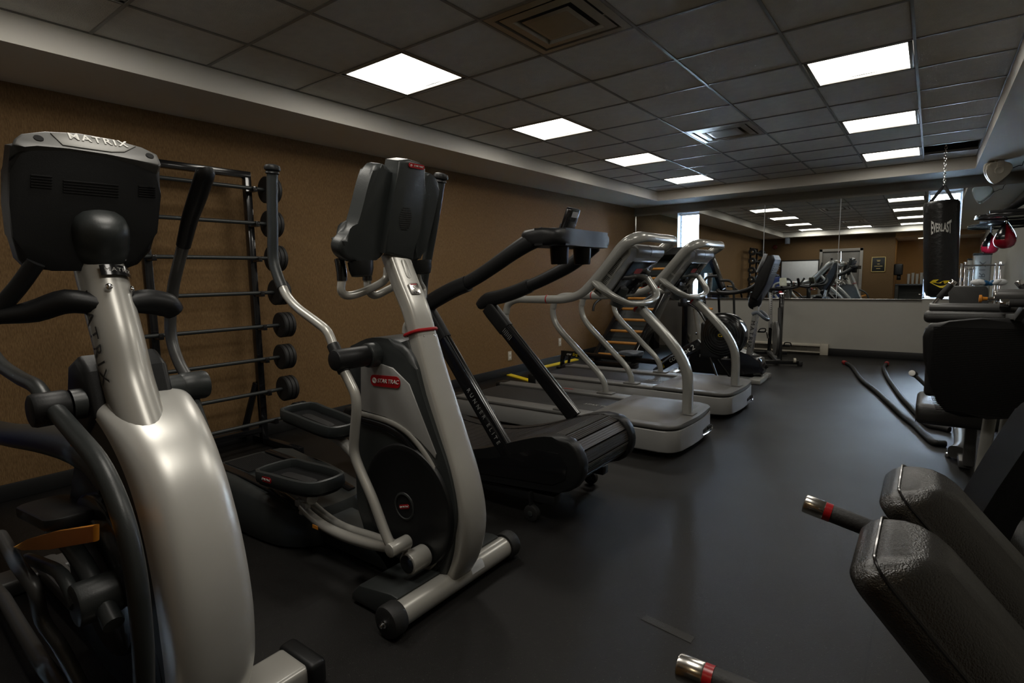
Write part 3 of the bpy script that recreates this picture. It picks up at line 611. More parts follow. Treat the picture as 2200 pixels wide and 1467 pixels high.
# console: a centre spine and two side lobes
ct=math.radians(13); cn=V((math.cos(ct),0,-math.sin(ct))); cp=V((-1.72,Y0,1.58)); cyv=V((math.sin(ct),0,math.cos(ct)))
bm=B(); panel(bm,[(858,345),(880,342),(905,350),(916,362),(914,420),(902,500),(888,562),(826,545),(838,470),(850,400)],cp+cn*.02,cn,.09,.014,4); con=part('console_spine',bm,'char',se)
bm=B(); panel(bm,[(806,358),(822,352),(838,362),(850,400),(842,480),(826,548),(800,560),(760,566),(738,552),(732,530),(742,512),(764,492),(778,450),(792,395)],cp-cn*.01,cn,.075,.018,4,k=3); part('console_lobe',bm,'char',se)
bm=B(); panel(bm,[(914,372),(930,376),(942,388),(944,410),(930,480),(914,540),(904,556),(892,556),(900,480),(910,410)],cp-cn*.01,cn,.075,.014,3,k=3); part('console_lobe',bm,'char',se)
c0=onp(871,470,cp+cn*.021,cn)
bm=B()
for k in range(11):
    z=(k-5)*.0085; h=math.sqrt(max(.0,.05**2-z*z))*.62
    if h>.004: tube(bm,[c0+V((0,-h,0))+cyv*z,c0+V((0,h,0))+cyv*z],.0016,n=6)
part('speaker_grille',bm,'gloss',con)
bA,bB=onp(878,353,cp+cn*.021,cn),onp(911,361,cp+cn*.021,cn)
badge(con,(bA+bB)/2+cn*.0005,V((0,1,0)),cyv,(bB-bA).length,.018)
for u,v,yy in ((774,556,1.43),(897,560,1.72)):
    bm=B(); p=V((-1.80,yy,at(u,v,Y=yy).z+.01)); p=at(u,v,X=-1.80) if yy<1.5 else p; p=V((p.x,p.y,p.z)); lathe(bm,p+V((0,0,-.012)),(.1,0,-1),[(.05,0),(.048,.03),(.04,.055),(.036,.056),(.03,.052)],n=24); part('cup_holder',bm,'black',se)
# front fixed handles: silver loops with black grips
for yy,px in ((1.45,[(832,575),(828,600),(800,618),(765,632),(742,634),(733,622),(735,600)]),(1.60,[(862,590),(850,612),(828,625),(808,634),(796,630),(790,615),(789,600)])):
    bm=B(); P=[at(u,v,X=-1.86 if yy<1.5 else -1.92) for u,v in px]; tube(bm,P,.0165,n=14,k=4); fh=part('fixed_handle',bm,'silver',se)
    bm=B(); e=P[-1]; tube(bm,[e+V((0,0,-.005)),e+V((0,.0,.03)),e+V((-.01,.0,.08))],.0205,n=14,k=2); part('grip',bm,'gloss',fh)
bm=B(); p=at(895,565,X=-1.84); tube(bm,[p,at(898,600,X=-1.84),at(910,625,X=-1.84),at(905,648,X=-1.8)],.0165,n=12,k=4); part('fixed_handle',bm,'silver',se)
# swinging arms
YA1=1.325
def armset(Yv,grip,tubepx,knob=True):
    bm=B(); tube(bm,P3([(u,v,Yv) for u,v in tubepx]),.019,n=16,k=5); arm=part('moving_arm',bm,'silver',se)
    bm=B(); G=P3([(u,v,Yv) for u,v in grip]); tube(bm,G,.0228,n=16,k=4); g=part('hand_grip',bm,'char',arm)
    bm=B(); t=(G[0]-G[1]).normalized(); lathe(bm,G[0]-t*.012,t,[(.025,0),(.029,.004),(.0255,.012),(.033,.018),(.034,.026),(.029,.036),(.015,.041),(.001,.042)],n=20); part('grip_knob',bm,'black',g)
    return arm
armset(YA1,[(585,368),(585,430),(586,500),(587,555),(596,590),(607,618)],[(606,614),(617,636),(640,662),(680,692),(703,712),(716,742)])
bm=B(); tube(bm,P3([(738,795,YA1),(752,822,YA1),(763,848,YA1),(766,880,YA1),(762,930,YA1),(761,970,YA1),(773,1008,YA1),(800,1070,YA1),(826,1140,YA1),(838,1168,YA1)]),.0195,n=16,k=4); part('lower_link',bm,'silver',se)
pv=at(735,772,Y=YA1)
bm=B(); cyl(bm,(pv.x,YA1-.04,pv.z),(pv.x,YN+.03,pv.z),.043,n=28,bev=.01); ph=part('pivot_housing',bm,'black',se)
bm=B(); cyl(bm,(pv.x,YN-.05,pv.z),(pv.x,YN+.03,pv.z),.052,n=28,bev=.012); part('pivot_flange',bm,'char',ph)
bm=B(); a,b_=at(716,742,Y=YA1),at(740,800,Y=YA1); cyl(bm,a+(b_-a)*-.05,b_,.025,n=18,bev=.004); part('pivot_sleeve',bm,'black',ph)
YA2=1.82
armset(YA2,[(946,386),(938,440),(928,500),(918,555),(910,600),(908,640)],[(908,640),(900,668),(884,688),(874,700),(872,715)])
# pedal links, crank
YJ=1.36
bm=B(); tube(bm,P3([(648,1088,YJ+.02),(668,1108,YJ+.02),(700,1132,YJ+.015),(745,1153,YJ),(795,1168,YJ-.01),(835,1176,YJ-.015)]),[.018,.02,.022,.023,.022,.02],n=16,k=4); pl=part('pedal_link',bm,'silver',se)
bm=B(); p=P3([(684,1131,YJ-.01)])[0]; box(bm,p+V((0,-.016,.004)),(.04,.002,.016)); part('warning_label',bm,'orange',pl)
bm=B(); tube(bm,P3([(668,1080,YJ+.09),(700,1108,YJ+.09),(740,1132,YJ+.085),(800,1152,YJ+.07),(845,1168,YJ+.05)]),.019,n=14,k=4); part('inner_link',bm,'silver',se)
j=at(846,1178,Y=1.33)
bm=B(); cyl(bm,(j.x,1.305,j.z),(j.x,1.405,j.z),.028,n=24,bev=.006); part('link_joint',bm,'silver',se)
k_=at(893,1202,Y=1.42)
bm=B(); cyl(bm,(k_.x,1.375,k_.z),(k_.x,1.47,k_.z),.045,n=28,bev=.006); ck=part('crank_end',bm,'silver',se)
bm=B(); cyl(bm,(k_.x,1.371,k_.z),(k_.x,1.38,k_.z),.036,n=24,bev=.002); part('crank_cap',bm,'gloss',ck)
bm=B(); bar(bm,(j.x,1.39,j.z),(k_.x-.02,1.40,k_.z-.02),.04,.02,.005,up=(0,1,0)); part('crank_bracket',bm,'silver',se)
# pedals
def pedal(c,tilt,yaw,labelled):
    c=V(c); x=V((math.cos(yaw)*math.cos(tilt),math.sin(yaw)*math.cos(tilt),math.sin(tilt))); y=V((-math.sin(yaw),math.cos(yaw),0)); n=x.cross(y)
    ol=[(-.24,-.09),(-.24,.09),(-.1,.1),(.08,.1),(.2,.08),(.23,.03),(.23,-.04),(.2,-.085),(.08,-.1),(-.1,-.1)]
    o2=[(p.x,p.y) for p in cl([(a,b,0) for a,b in ol],3)]
    bm=B(); plate(bm,c-n*.03,x,y,o2,.03,.008); pd=part('pedal',bm,'black',se)
    bm=B(); pts=[c+x*a+y*b_+n*.012 for a,b_ in o2]
    m0=[q for q,(a,b_) in zip(pts,o2) if a>-.235]
    tube(bm,pts,.014,.03,n=10,e=3,up=n,closed=True); part('pedal_rim',bm,'char',pd)
    bm=B(); plate(bm,c+n*.0005,x,y,[(a*.55-.02,b_*.25) for a,b_ in o2],.003,.001)
    for q in (.09,.125,.16): lathe(bm,c+x*q,n,[(.012,0),(.012,.003),(.009,.004)],n=14)
    part('foot_pad',bm,'rub',pd)
    if labelled: badge(pd,c-x*.13-y*.1145+n*.012,x,n,.11,.026)
    return pd,x,y,n
pc=at(650,1028,Y=1.42); pd,x,y,n=pedal(pc,.05,0.0,True)
bm=B(); tube(bm,[pc-x*.3-y*.02-n*.05,pc-y*.02-n*.05,pc+x*.12-y*.03-n*.065],.03,n=14); part('pedal_beam',bm,'silver',se)
b0=at(650,1082,Y=1.385); bm=B(); box(bm,b0+V((0,0,.0)),(.09,.03,.035),.006); lathe(bm,b0+V((.01,0,-.045)),(0,0,1),[(.02,0),(.024,.004),(.024,.012),(.017,.016),(.017,.06),(.024,.065),(.024,.075),(.012,.085),(.001,.086)],n=18); part('pedal_hinge',bm,'silver',se)
pc2=at(690,905,Y=1.75); pd2,x,y,n=pedal(pc2,-.10,0.0,False)
bm=B(); tube(bm,[pc2-x*.3-n*.05,pc2-n*.05,pc2+x*.2-n*.07,pc2+x*.5-n*.2],.028,n=14,k=3); part('pedal_beam',bm,'silver',se)
# ramp base at the rear
bm=B(); ol=[(-3.3,1.33),(-2.95,1.315),(-2.6,1.325),(-2.42,1.36),(-2.3,1.46),(-2.28,1.6),(-2.3,1.74),(-2.42,1.83),(-2.6,1.86),(-2.95,1.865),(-3.3,1.86)]
ol=[(p.x,p.y) for p in cl([(a,b_,0) for a,b_ in ol],3)]; cen=(-2.85,1.59); rings=[]
for z,k,sl in ((.012,.97,0),(.05,1.0,0),(.12,.99,0),(.19,.94,.02),(.225,.87,.05),(.235,.8,.06)):
    rings.append([bm.verts.new((cen[0]+(x-cen[0])*k,cen[1]+(y-cen[1])*k,z-sl*max(0,(x+2.75)/.45)+.02*(z>.15))) for x,y in ol])
for A_,B_ in zip(rings,rings[1:]):
    n=len(A_)
    for q in range(n): bm.faces.new((A_[q],A_[(q+1)%n],B_[(q+1)%n],B_[q]))
bm.faces.new(rings[0][::-1]); bm.faces.new(rings[-1]); rb=part('ramp_base',bm,'char',se)
bm=B(); prof(bm,1.49,1.66,[(-2.5,.012),(-2.5,.16),(-2.1,.13),(-1.7,.12),(-1.7,.012)],.015,2); part('center_beam',bm,'char',se)
for y in (1.42,1.72):
    bm=B(); tube(bm,[(-3.2,y,.262),(-2.85,y,.258),(-2.6,y,.245),(-2.38,y,.2)],.006,.022,n=8,e=4,up=(0,1,0)); part('track',bm,'gloss',rb)
bm=B()
for k in range(26): box(bm,(-3.2+k*.0105,1.57,.259),(.005,.22,.006))
rbz=part('ribbed_step',bm,'rub',rb)
# front stabilizer
XS,ZS_=-1.505,.062
bm=B(); cyl(bm,(XS,1.25,ZS_),(XS,1.90,ZS_),.048,n=28); st=part('front_stabilizer',bm,'silver',se)
for y0,y1,s in ((1.195,1.262,-1),(1.888,1.95,1)):
    bm=B(); cyl(bm,(XS,y0,ZS_),(XS,y1,ZS_),.061,n=28,bev=.012); ec=part('end_cap',bm,'rub',st)
    bm=B(); lathe(bm,(XS,y0 if s<0 else y1,ZS_),(0,s,0),[(.014,-.004),(.014,.006),(.009,.008),(.009,.018),(.004,.022)],n=14); part('axle_bolt',bm,'chrome',ec)
bm=B(); prof(bm,1.27,1.88,[(-1.52,.115),(-1.56,.118),(-1.75,.09),(-1.8,.04),(-1.8,.012),(-1.55,.012),(-1.54,.06)],.008,2); part('foot_cover',bm,'char',st)
bm=B(); 
for i in range(6): pass
v=[bm.verts.new((XS+math.cos(a)*.0488,yy,ZS_+math.sin(a)*.0488)) for a in (.1,.4,.7,.95) for yy in (1.62,1.70)]
for i in range(3): bm.faces.new((v[2*i],v[2*i+1],v[2*i+3],v[2*i+2]))
part('paper_label',bm,'papers',st)
bm=B(); v=[bm.verts.new((XS+math.cos(a)*.0489,yy,ZS_+math.sin(a)*.0489)) for a in (.5,.75,.95) for yy in (1.54,1.615)]
for i in range(2): bm.faces.new((v[2*i],v[2*i+1],v[2*i+3],v[2*i+2]))
part('warning_label',bm,'gloss',st)
# ================================================================== BLACK CURVED MANUAL TREADMILL
YN,YF=2.30,2.94; YC=(YN+YF)/2
re_=thing('curved_treadmill','black curved manual treadmill with a slatted belt, between the silver elliptical and the silver treadmills','treadmill',(-2.2,YC,0))
top=[(-3.22,.40),(-3.1,.40),(-2.95,.355),(-2.7,.29),(-2.45,.265),(-2.2,.275),(-1.95,.33),(-1.75,.40),(-1.6,.45),(-1.5,.468),(-1.42,.45),(-1.365,.40),(-1.35,.34),(-1.37,.28),(-1.43,.235),(-1.55,.215)]
# belt of slats
pts=sm([V((x,0,z)) for x,z in top],16)
acc=[0]
for a,b_ in zip(pts,pts[1:]): acc.append(acc[-1]+(b_-a).length)
def along(s):
    for i in range(len(acc)-1):
        if acc[i+1]>=s:
            t=(s-acc[i])/(acc[i+1]-acc[i]); return pts[i]+(pts[i+1]-pts[i])*t,(pts[i+1]-pts[i]).normalized()
    return pts[-1],(pts[-1]-pts[-2]).normalized()
MT['slatrub']=mat('ribbed belt rubber',(.022,.018,.015),.5,var=.25)
bm=B(); s=.03; pitch=.062
while s<acc[-1]-.03:
    p,t=along(s); n=V((-t.z,0,t.x)); n=n if n.z>0 or p.x>-1.45 else -n
    if p.x>-1.45 and (n.x<0 and p.z>.3 or n.z>0 and p.z<.3): n=-n
    R=Matrix((t,V((0,1,0)),t.cross(V((0,1,0))))).transposed()
    box(bm,(p.x,YC,p.z),(pitch-.006,YF-YN-.15,.014),R=R)
    for k in range(4):
        q=p+t*((k-1.5)*.0125); box(bm,(q.x,YC,q.z),(.005,YF-YN-.155,.0175),R=R)
    s+=pitch
part('slat_belt',bm,'slatrub',re_)
under=[(x,z-.03) for x,z in top[:-1]]
for y0,y1 in ((YN,YN+.075),(YF-.075,YF)):
    bm=B(); body=[(x,z+.012) for x,z in top[:10]]+[(-1.40,.475),(-1.345,.425),(-1.322,.35),(-1.34,.27),(-1.41,.205),(-1.55,.185),(-2.0,.15),(-2.6,.13),(-3.1,.18),(-3.25,.26),(-3.26,.34)]
    prof(bm,y0,y1,[(p.x,p.z) for p in cl([(x,0,z) for x,z in body],2)],.02,3); sd=part('side_cover',bm,'black',re_)
    yo=y0-.004 if y0==YN else y1-.006
    bm=B(); prof(bm,yo,yo+.01,[(-3.0,.24),(-2.6,.18),(-2.0,.19),(-1.5,.225),(-1.42,.27),(-1.41,.34),(-1.46,.40),(-1.6,.40),(-1.9,.29),(-2.3,.225),(-2.7,.25),(-2.95,.31)],.003,2); part('cover_inset',bm,'gloss',sd)
bm=B(); prof(bm,YN+.08,YF-.08,[(-3.1,.33),(-2.7,.24),(-2.2,.225),(-1.8,.32),(-1.5,.42),(-1.4,.36),(-1.42,.26),(-1.6,.23),(-2.2,.19),(-2.9,.2)],.0); part('belt_bed',bm,'black',re_)
bm=B()
for y in (YN+.05,YF-.05): bar(bm,(-3.05,y,.10),(-1.5,y,.13),.05,.07,.006,up=(0,1,0))
for x in (-2.95,-2.2,-1.62): box(bm,(x,YC,.11),(.06,YF-YN-.06,.05),.006)
part('base_frame',bm,'black',re_)
for y in (YN-.0,YF-.0):
    bm=B(); cyl(bm,(-1.63,y-.018,.045),(-1.63,y+.018,.045),.045,n=24,bev=.008); wl=part('transport_wheel',bm,'rub',re_)
    bm=B(); cyl(bm,(-1.63,y-.022,.045),(-1.63,y+.022,.045),.016,n=14,bev=.003); part('hub',bm,'char',wl)
    bm=B(); bar(bm,(-1.63,y,.05),(-1.64,y,.16),.03,.012,.003); part('wheel_fork',bm,'black',re_)
for y in (YN+.06,YF-.06):
    bm=B(); cyl(bm,(-3.02,y,0),(-3.02,y,.1),.03,n=18,bev=.004); part('foot',bm,'rub',re_)
# uprights with elbows and rails
def flatbar(bm,P,w,d,k=0): return tube(bm,P,w,d,n=16,e=6,up=(0,1,0),k=k)
for yy,s in ((YN+.025,-1),(YF-.03,1)):
    a=V((-1.80,yy,.33)) if s<0 else V((-1.725,yy,.42)); b_=V((-2.36,yy,1.06))
    bm=B(); flatbar(bm,[a,b_],.047,.026); up_=part('upright',bm,'gloss',re_)
    d=(b_-a).normalized(); nx=V((0,-1,0))
    bm=B(); e_=[a+d*(.0),a+d*((b_-a).length)]
    f=d.cross(V((0,1,0))); f=f if f.x>0 else -f
    for q in (.040,.046): tube(bm,[a+f*q+V((0,-.012,0)),b_+f*q+V((0,-.012,0))],.0025,n=6); tube(bm,[a+f*q+V((0,.012,0)),b_+f*q+V((0,.012,0))],.0025,n=6)
    part('edge_rib',bm,'graym',up_)
    if s<0:
        text(up_,'RUNNER ELITE',.036,a+d*((b_-a).length*.27)+V((0,-.0275,0)),-d,(-f if (-d).cross(-f).y<0 else f),'graytxt',space=1.7,wide=.95)
    else:
        bm=B(); q=a+d*((b_-a).length*.80)+V((0,-.0275,0)); u2=(-f if (-d).cross(-f).y<0 else f); plate(bm,q,-d,u2,rr(.12,.055,.003,1),.001); wl_=part('instruction_label',bm,'black',up_)
        bm=B(); plate(bm,q+d*.05+V((0,-.001,0)),-d,u2,rr(.018,.052,.002,1),.001); part('warning_stripe',bm,'orange',wl_)
        bm=B()
        for k in range(8): plate(bm,q+d*(.03-.0125*k)+V((0,-.0012,0)),-d,u2,rr(.003,.042-.006*(k%3),.001,1),.0006)
        part('text_lines',bm,'graytxt',wl_)
    bm=B(); flatbar(bm,[b_-d*.16,b_,b_+d*.05],[.052,.054,.05],.03); c_=b_+d*.06
    if s<0: RP=[(-2.44,1.09),(-2.37,1.145),(-2.27,1.19),(-2.16,1.232),(-2.06,1.262)]
    else: RP=[(-2.47,1.10),(-2.40,1.142),(-2.28,1.165),(-2.15,1.20),(-2.05,1.235)]
    tube(bm,[(x,yy,z) for x,z in RP],[.03,.047,.047,.045,.044],[.036]*5,n=16,e=3,up=(0,1,0),k=4); part('elbow',bm,'black',re_)
    if s<0: R2=[(-2.09,1.255),(-1.98,1.30),(-1.86,1.358),(-1.74,1.42),(-1.63,1.470),(-1.55,1.492)]
    else: R2=[(-2.08,1.225),(-1.97,1.262),(-1.85,1.31),(-1.74,1.36),(-1.65,1.42),(-1.58,1.47)]
    bm=B(); tube(bm,[(x,yy,z) for x,z in R2],[.039,.039,.04,.042,.046,.046],[.033]*6,n=16,up=(0,1,0),k=4); part('hand_rail',bm,'black',re_)
bm=B(); pl=[(-1.66,YN+.0),(-1.50,YN-.0),(-1.455,YN+.08),(-1.47,YC),(-1.475,YF-.1),(-1.51,YF+.0),(-1.62,YF+.0),(-1.68,YF-.12),(-1.70,YC),(-1.70,YN+.1)]
pl=[(p.x,p.y) for p in cl([(a,b_,0) for a,b_ in pl],4)]
poly(bm,[(x,y,1.445) for x,y in pl],(0,0,.085),.034,5); dk=part('dashboard',bm,'black',re_)
for y in (2.52,2.76):
    bm=B(); lathe(bm,(-1.58,y,1.465),(0,0,-1),[(.05,0),(.05,.03),(.046,.105),(.043,.11),(.012,.11),(.01,.112),(.001,.112)],n=28); part('cup_holder',bm,'black',dk)
m0=V((-1.64,2.62,1.52)); mt=math.radians(24); up=V((math.sin(mt)*.9,0,math.cos(mt)))
bm=B(); plate(bm,m0+up*.075+V((.02,0,0)),V((0,1,0)),up,rr(.10,.15,.012,3),.035,.006) ; mo=part('monitor',bm,'gloss',re_)
nn=V((0,1,0)).cross(up.normalized())
bm=B(); plate(bm,m0+up*.12+V((.02,0,0))+nn*.036,V((0,1,0)),up,rr(.06,.03,.003,2),.001); part('label_plate',bm,'graytxt',mo)
bm=B(); bar(bm,m0-up*.03,m0+up*.06,.03,.02,.003); part('monitor_stalk',bm,'black',re_)

# ================================================================== SILVER TREADMILLS (one built, one copied)
def silver_treadmill(Yc,label):
    t=thing('treadmill',label,'treadmill',(-2.3,Yc,0),'silver motor treadmills')
    H=.425
    # plan outline of the motor end
    def plan(x0,x1,h,r,bulge,n=6):
        o=[(x0,h),(x0,-h)]
        for j in range(n+1):
            a=-PI/2+PI/2*j/n; o.append((x1-r+r*math.cos(a),-h+r+r*math.sin(a)))
        o.append((x1+bulge*.8,-h*.3)); o.append((x1+bulge,0)); o.append((x1+bulge*.8,h*.3))
        for j in range(n+1):
            a=PI/2*j/n; o.append((x1-r+r*math.cos(a),h-r+r*math.sin(a)))
        return o
    bm=B(); poly(bm,[(x,Yc+y,.045) for x,y in plan(-2.05,-1.345,H,.12,.02)],(0,0,.155),.008,2); sk=part('motor_skirt',bm,'skirt',t)
    bm=B(); poly(bm,[(x,Yc+y,.2) for x,y in plan(-2.05,-1.36,H-.012,.12,.02)],(0,0,.008)); part('shadow_gap',bm,'dark',t)
    bm=B(); poly(bm,[(x,Yc+y,.208) for x,y in plan(-2.05,-1.345,H,.12,.02)],(0,0,.032),.012,3); hd=part('motor_hood',bm,'deck',t)
    bm=B(); nx,ny=16,18; g=[[None]*(ny+1) for _ in range(nx+1)]
    for i in range(nx+1):
        for j in range(ny+1):
            u=i/nx; v_=j/ny; x=-2.02+u*.60; y=(v_-.5)*(H*1.72)
            e=min(1,4*min(v_,1-v_))**.8; fr_=1-max(0,(u-.72)/.28)**1.6; bk=min(1,u/.35)
            w_=(1 if abs(v_-.5)<.33 else 1)
            z=.238+.05*e*fr_*(bk*bk*(3-2*bk))
            g[i][j]=bm.verts.new((x,Yc+y,z))
    for i in range(nx):
        for j in range(ny): bm.faces.new((g[i][j],g[i+1][j],g[i+1][j+1],g[i][j+1]))
    part('hood_bulge',bm,'deck',hd)
    # silver grille low on the motor end
    bm=B(); gx_=-1.345+.012
    for k in range(2): box2(bm,(gx_-.01,Yc+.10+k*.115,.075),(gx_+.009,Yc+.195+k*.115,.105),.006)
    vt=part('vent',bm,'dark',sk)
    bm=B(); tube(bm,[(gx_+.009-.0,Yc+.09,.066),(gx_+.01,Yc+.2,.06),(gx_+.008,Yc+.31,.066),(gx_+.004,Yc+.325,.09)],.005,n=8,k=3); part('vent_trim',bm,'chrome',sk)
    # running deck
    bm=B(); 
    for s in (-1,1): box2(bm,(-3.42,Yc+s*(H-.005)-(.0 if s>0 else -.0),.06),(-2.0,Yc+s*(H-.13),.205),.012,2)
    sr=part('side_frame',bm,'skirt',t); 
    for s in (-1,1):
        bm=B(); box2(bm,(-3.44,Yc+s*H,.205),(-2.03,Yc+s*(H-.155),.232),.01,2); part('foot_rail',bm,'deck',t)
    bm=B(); box2(bm,(-3.40,Yc-H+.15,.12),(-1.95,Yc+H-.15,.212),.004); part('belt',bm,'rub',t)
    bm=B(); cyl(bm,(-3.41,Yc-H+.15,.165),(-3.41,Yc+H-.15,.165),.046,n=20); part('rear_roller',bm,'rub',t)
    for s in (-1,1):
        bm=B(); box2(bm,(-3.50,Yc+s*H,.05),(-3.38,Yc+s*(H-.15),.235),.025,3); part('rear_cap',bm,'black',t)
        bm=B(); cyl(bm,(-3.3,Yc+s*(H-.07),0),(-3.3,Yc+s*(H-.07),.07),.03,n=16); part('foot',bm,'rub',t)
        bm=B(); cyl(bm,(-1.55,Yc+s*(H-.09),0),(-1.55,Yc+s*(H-.09),.05),.03,n=16); part('foot',bm,'rub',t)
    text(t,'STAR TRAC',.055,(-2.15,Yc-.02,.2135),(1,0,0),(0,1,0),'graytxt',shear=.25)
    bm=B(); plate(bm,(-2.68,Yc+H-.06,.2325),(1,0,0),(0,1,0),rr(.1,.018,.008,3),.001); part('red_decal',bm,'red',t)
    # rails: S-shaped rear supports that turn into the side rails and climb to the top bar
    for s in (-1,1):
        y=Yc+s*.365
        sup=[(-2.285,.225),(-2.30,.32),(-2.36,.41),(-2.49,.53),(-2.625,.655),(-2.745,.765),(-2.82,.86),(-2.845,.95),(-2.835,1.03),(-2.79,1.085)]
        bm=B(); tube(bm,[(x,y,z) for x,z in sup],[.028,.028,.029,.03,.03,.029,.028,.026],.026,n=14,up=(0,1,0),k=4); part('rear_support',bm,'tread',t)
        bm=B(); box2(bm,(-2.36,y-.045,.23),(-2.21,y+.045,.246),.006); part('support_foot',bm,'deck',t)
    y=.365
    side=[(-2.84,.99),(-2.815,1.065),(-2.73,1.105),(-2.60,1.108),(-2.40,1.11),(-2.26,1.115),(-2.13,1.15),(-2.03,1.225),(-1.945,1.31),(-1.86,1.405),(-1.785,1.485),(-1.715,1.532)]
    P=[V((x,Yc-y,z)) for x,z in side]; Q=[V((x,Yc+y,z)) for x,z in side]
    mid=[V((-1.665,Yc-y+.05,1.553)),V((-1.645,Yc-y+.13,1.558)),V((-1.64,Yc,1.556)),V((-1.645,Yc+y-.13,1.558)),V((-1.665,Yc+y-.05,1.553))]
    bm=B(); full=sm(P+mid+Q[::-1],5)
    tube(bm,full,[.03]*4+[.033]*3+[.038]*3+[.042]*3+[.036]*3+[.042]*3+[.038]*3+[.033]*3+[.03]*4,[.028]*4+[.03]*3+[.032]*3+[.03]*3+[.026]*3+[.03]*3+[.032]*3+[.03]*3+[.028]*4,n=14); part('hand_rail',bm,'tread',t)
    for s in (-1,1):
        bm=B(); tube(bm,[(-2.425+.0,Yc+s*y+.0295*math.cos(a*PI/8),1.11+.0305*math.sin(a*PI/8)) for a in range(16)],.005,n=6,closed=True); part('rail_ring',bm,'red',t)
    # U-shaped lower bar carried by the front post
    bm=B(); U=[(-2.0,-y+.002,1.245),(-1.93,-y+.006,1.185),(-1.86,-y+.05,1.125),(-1.80,-y+.14,1.08),(-1.765,-.1,1.072),(-1.76,0,1.074),(-1.765,.1,1.078),(-1.785,y-.14,1.09),(-1.80,y-.05,1.115),(-1.83,y-.01,1.165),(-1.90,y,1.26)]
    tube(bm,[(a,Yc+b_,c) for a,b_,c in U],[.045,.052,.05,.036,.03,.03,.03,.03,.03,.035,.04],[.03,.03,.028,.024,.022,.022,.022,.022,.022,.025,.028],n=14,up=(0,0,1),k=5); part('lower_bar',bm,'tread',t)
    post=[(-1.80,1.045),(-1.74,1.0),(-1.66,.925),(-1.55,.81),(-1.455,.69),(-1.40,.57),(-1.385,.45),(-1.385,.33),(-1.385,.228)]
    bm=B(); tube(bm,[(x-.028,Yc,z) for x,z in post],.034,.043,n=16,e=4,up=(0,1,0),k=5); pt=part('front_post',bm,'tread',t)
    bm=B(); d=V((post[1][0]-post[0][0],0,post[1][1]-post[0][1])).normalized(); p=V((post[0][0]-.024,Yc,post[0][1]+.0)); f=d.cross(V((0,1,0)))
    tube(bm,[p+V((0,1,0))*a+f*b_+d*.012 for a,b_ in rr(.092,.074,.03,4)],.009,n=8,closed=True); part('collar',bm,'red',pt)
    for a in (-.015,.022):
        bm=B(); q=p+d*.06+V((0,a,0))+(f if f.x>0 else -f)*.033; ff=f if f.x>0 else -f; lathe(bm,q,ff,[(.008,-.002),(.008,.003),(.004,.006),(.001,.006)],n=10); part('screw',bm,'steel',pt)
    bm=B(); box2(bm,(-1.47,Yc-.055,.238),(-1.355,Yc+.055,.25),.006); part('post_foot',bm,'deck',t)
    # console between the rails
    ax=V((.58,0,.815)).normalized(); nb=V((.815,0,-.58)).normalized()   # up along the console, out of its back
    c0=V((-1.905,Yc,1.335)); Y=V((0,1,0))
    bm=B(); w=.315
    prof_=[(-.22,-.02),(-.22,.05),(.08,.06),(.17,.075),(.215,.05),(.225,.0),(.2,-.04),(.0,-.05)]
    poly(bm,[c0+ax*a+nb*b_+Y*(-w) for a,b_ in prof_],Y*(2*w),.02,3); cs=part('console_shell',bm,'tread',t)
    bm=B(); poly(bm,[c0+ax*a+nb*b_+Y*q for a,b_,q in ((-.2,.052,-.17),(-.2,.052,.27),(.115,.064,.27),(.115,.064,-.17))],nb*.012,.002); bk_=part('back_panel',bm,'screen',cs)
    bm=B(); q0=c0+ax*.03+nb*.0735+Y*.02; plate(bm,q0,Y,ax,rr(.13,.045,.018,4),.0015 if Y.cross(ax).dot(nb)>0 else -.0015); part('badge',bm,'red',bk_)
    bm=B(); cyl(bm,c0+ax*.185+nb*.035-Y*.20,c0+ax*.185+nb*.035+Y*.30,.048,n=28,bev=.018); cr=part('top_roll',bm,'skirt',cs)
    bm=B(); tube(bm,[c0+ax*.185+nb*.035+Y*(.02+.012*math.sin(a*.9))+(ax*math.cos(a)+nb*math.sin(a))*.0485 for a in [k*.2-.2 for k in range(11)]],.0015,n=5); part('seam',bm,'dark',cr)
    bm=B()
    for side_ in (0,1):
        for k in range(13):
            o=c0+ax*(-.19+side_*.165+k*.0115)-Y*(w+.001); box(bm,o+nb*.022,(.003,.003,.045),R=Matrix((ax,Y,nb)).transposed() if False else Matrix((ax,nb.cross(ax)*1,nb)).transposed())
    part('side_vents',bm,'dark',cs)
    bm=B(); tube(bm,[c0+ax*-.2-Y*.12+nb*.02,c0+ax*-.24+nb*.04,c0+ax*-.2+Y*.2+nb*.02],.02,n=10,k=4); tube(bm,[c0+ax*-.14+nb*.05-Y*.02,c0+ax*-.29+nb*.085-Y*.01],[.055,.05],n=20); part('fan_housing',bm,'char',cs)
    return t
tm=silver_treadmill(4.045,'near one of the two silver treadmills, its hood right beside the black curved treadmill')
tm2=dup(tm,(0.0,1.27,0),'far one of the two silver treadmills, in front of the rowing machine')
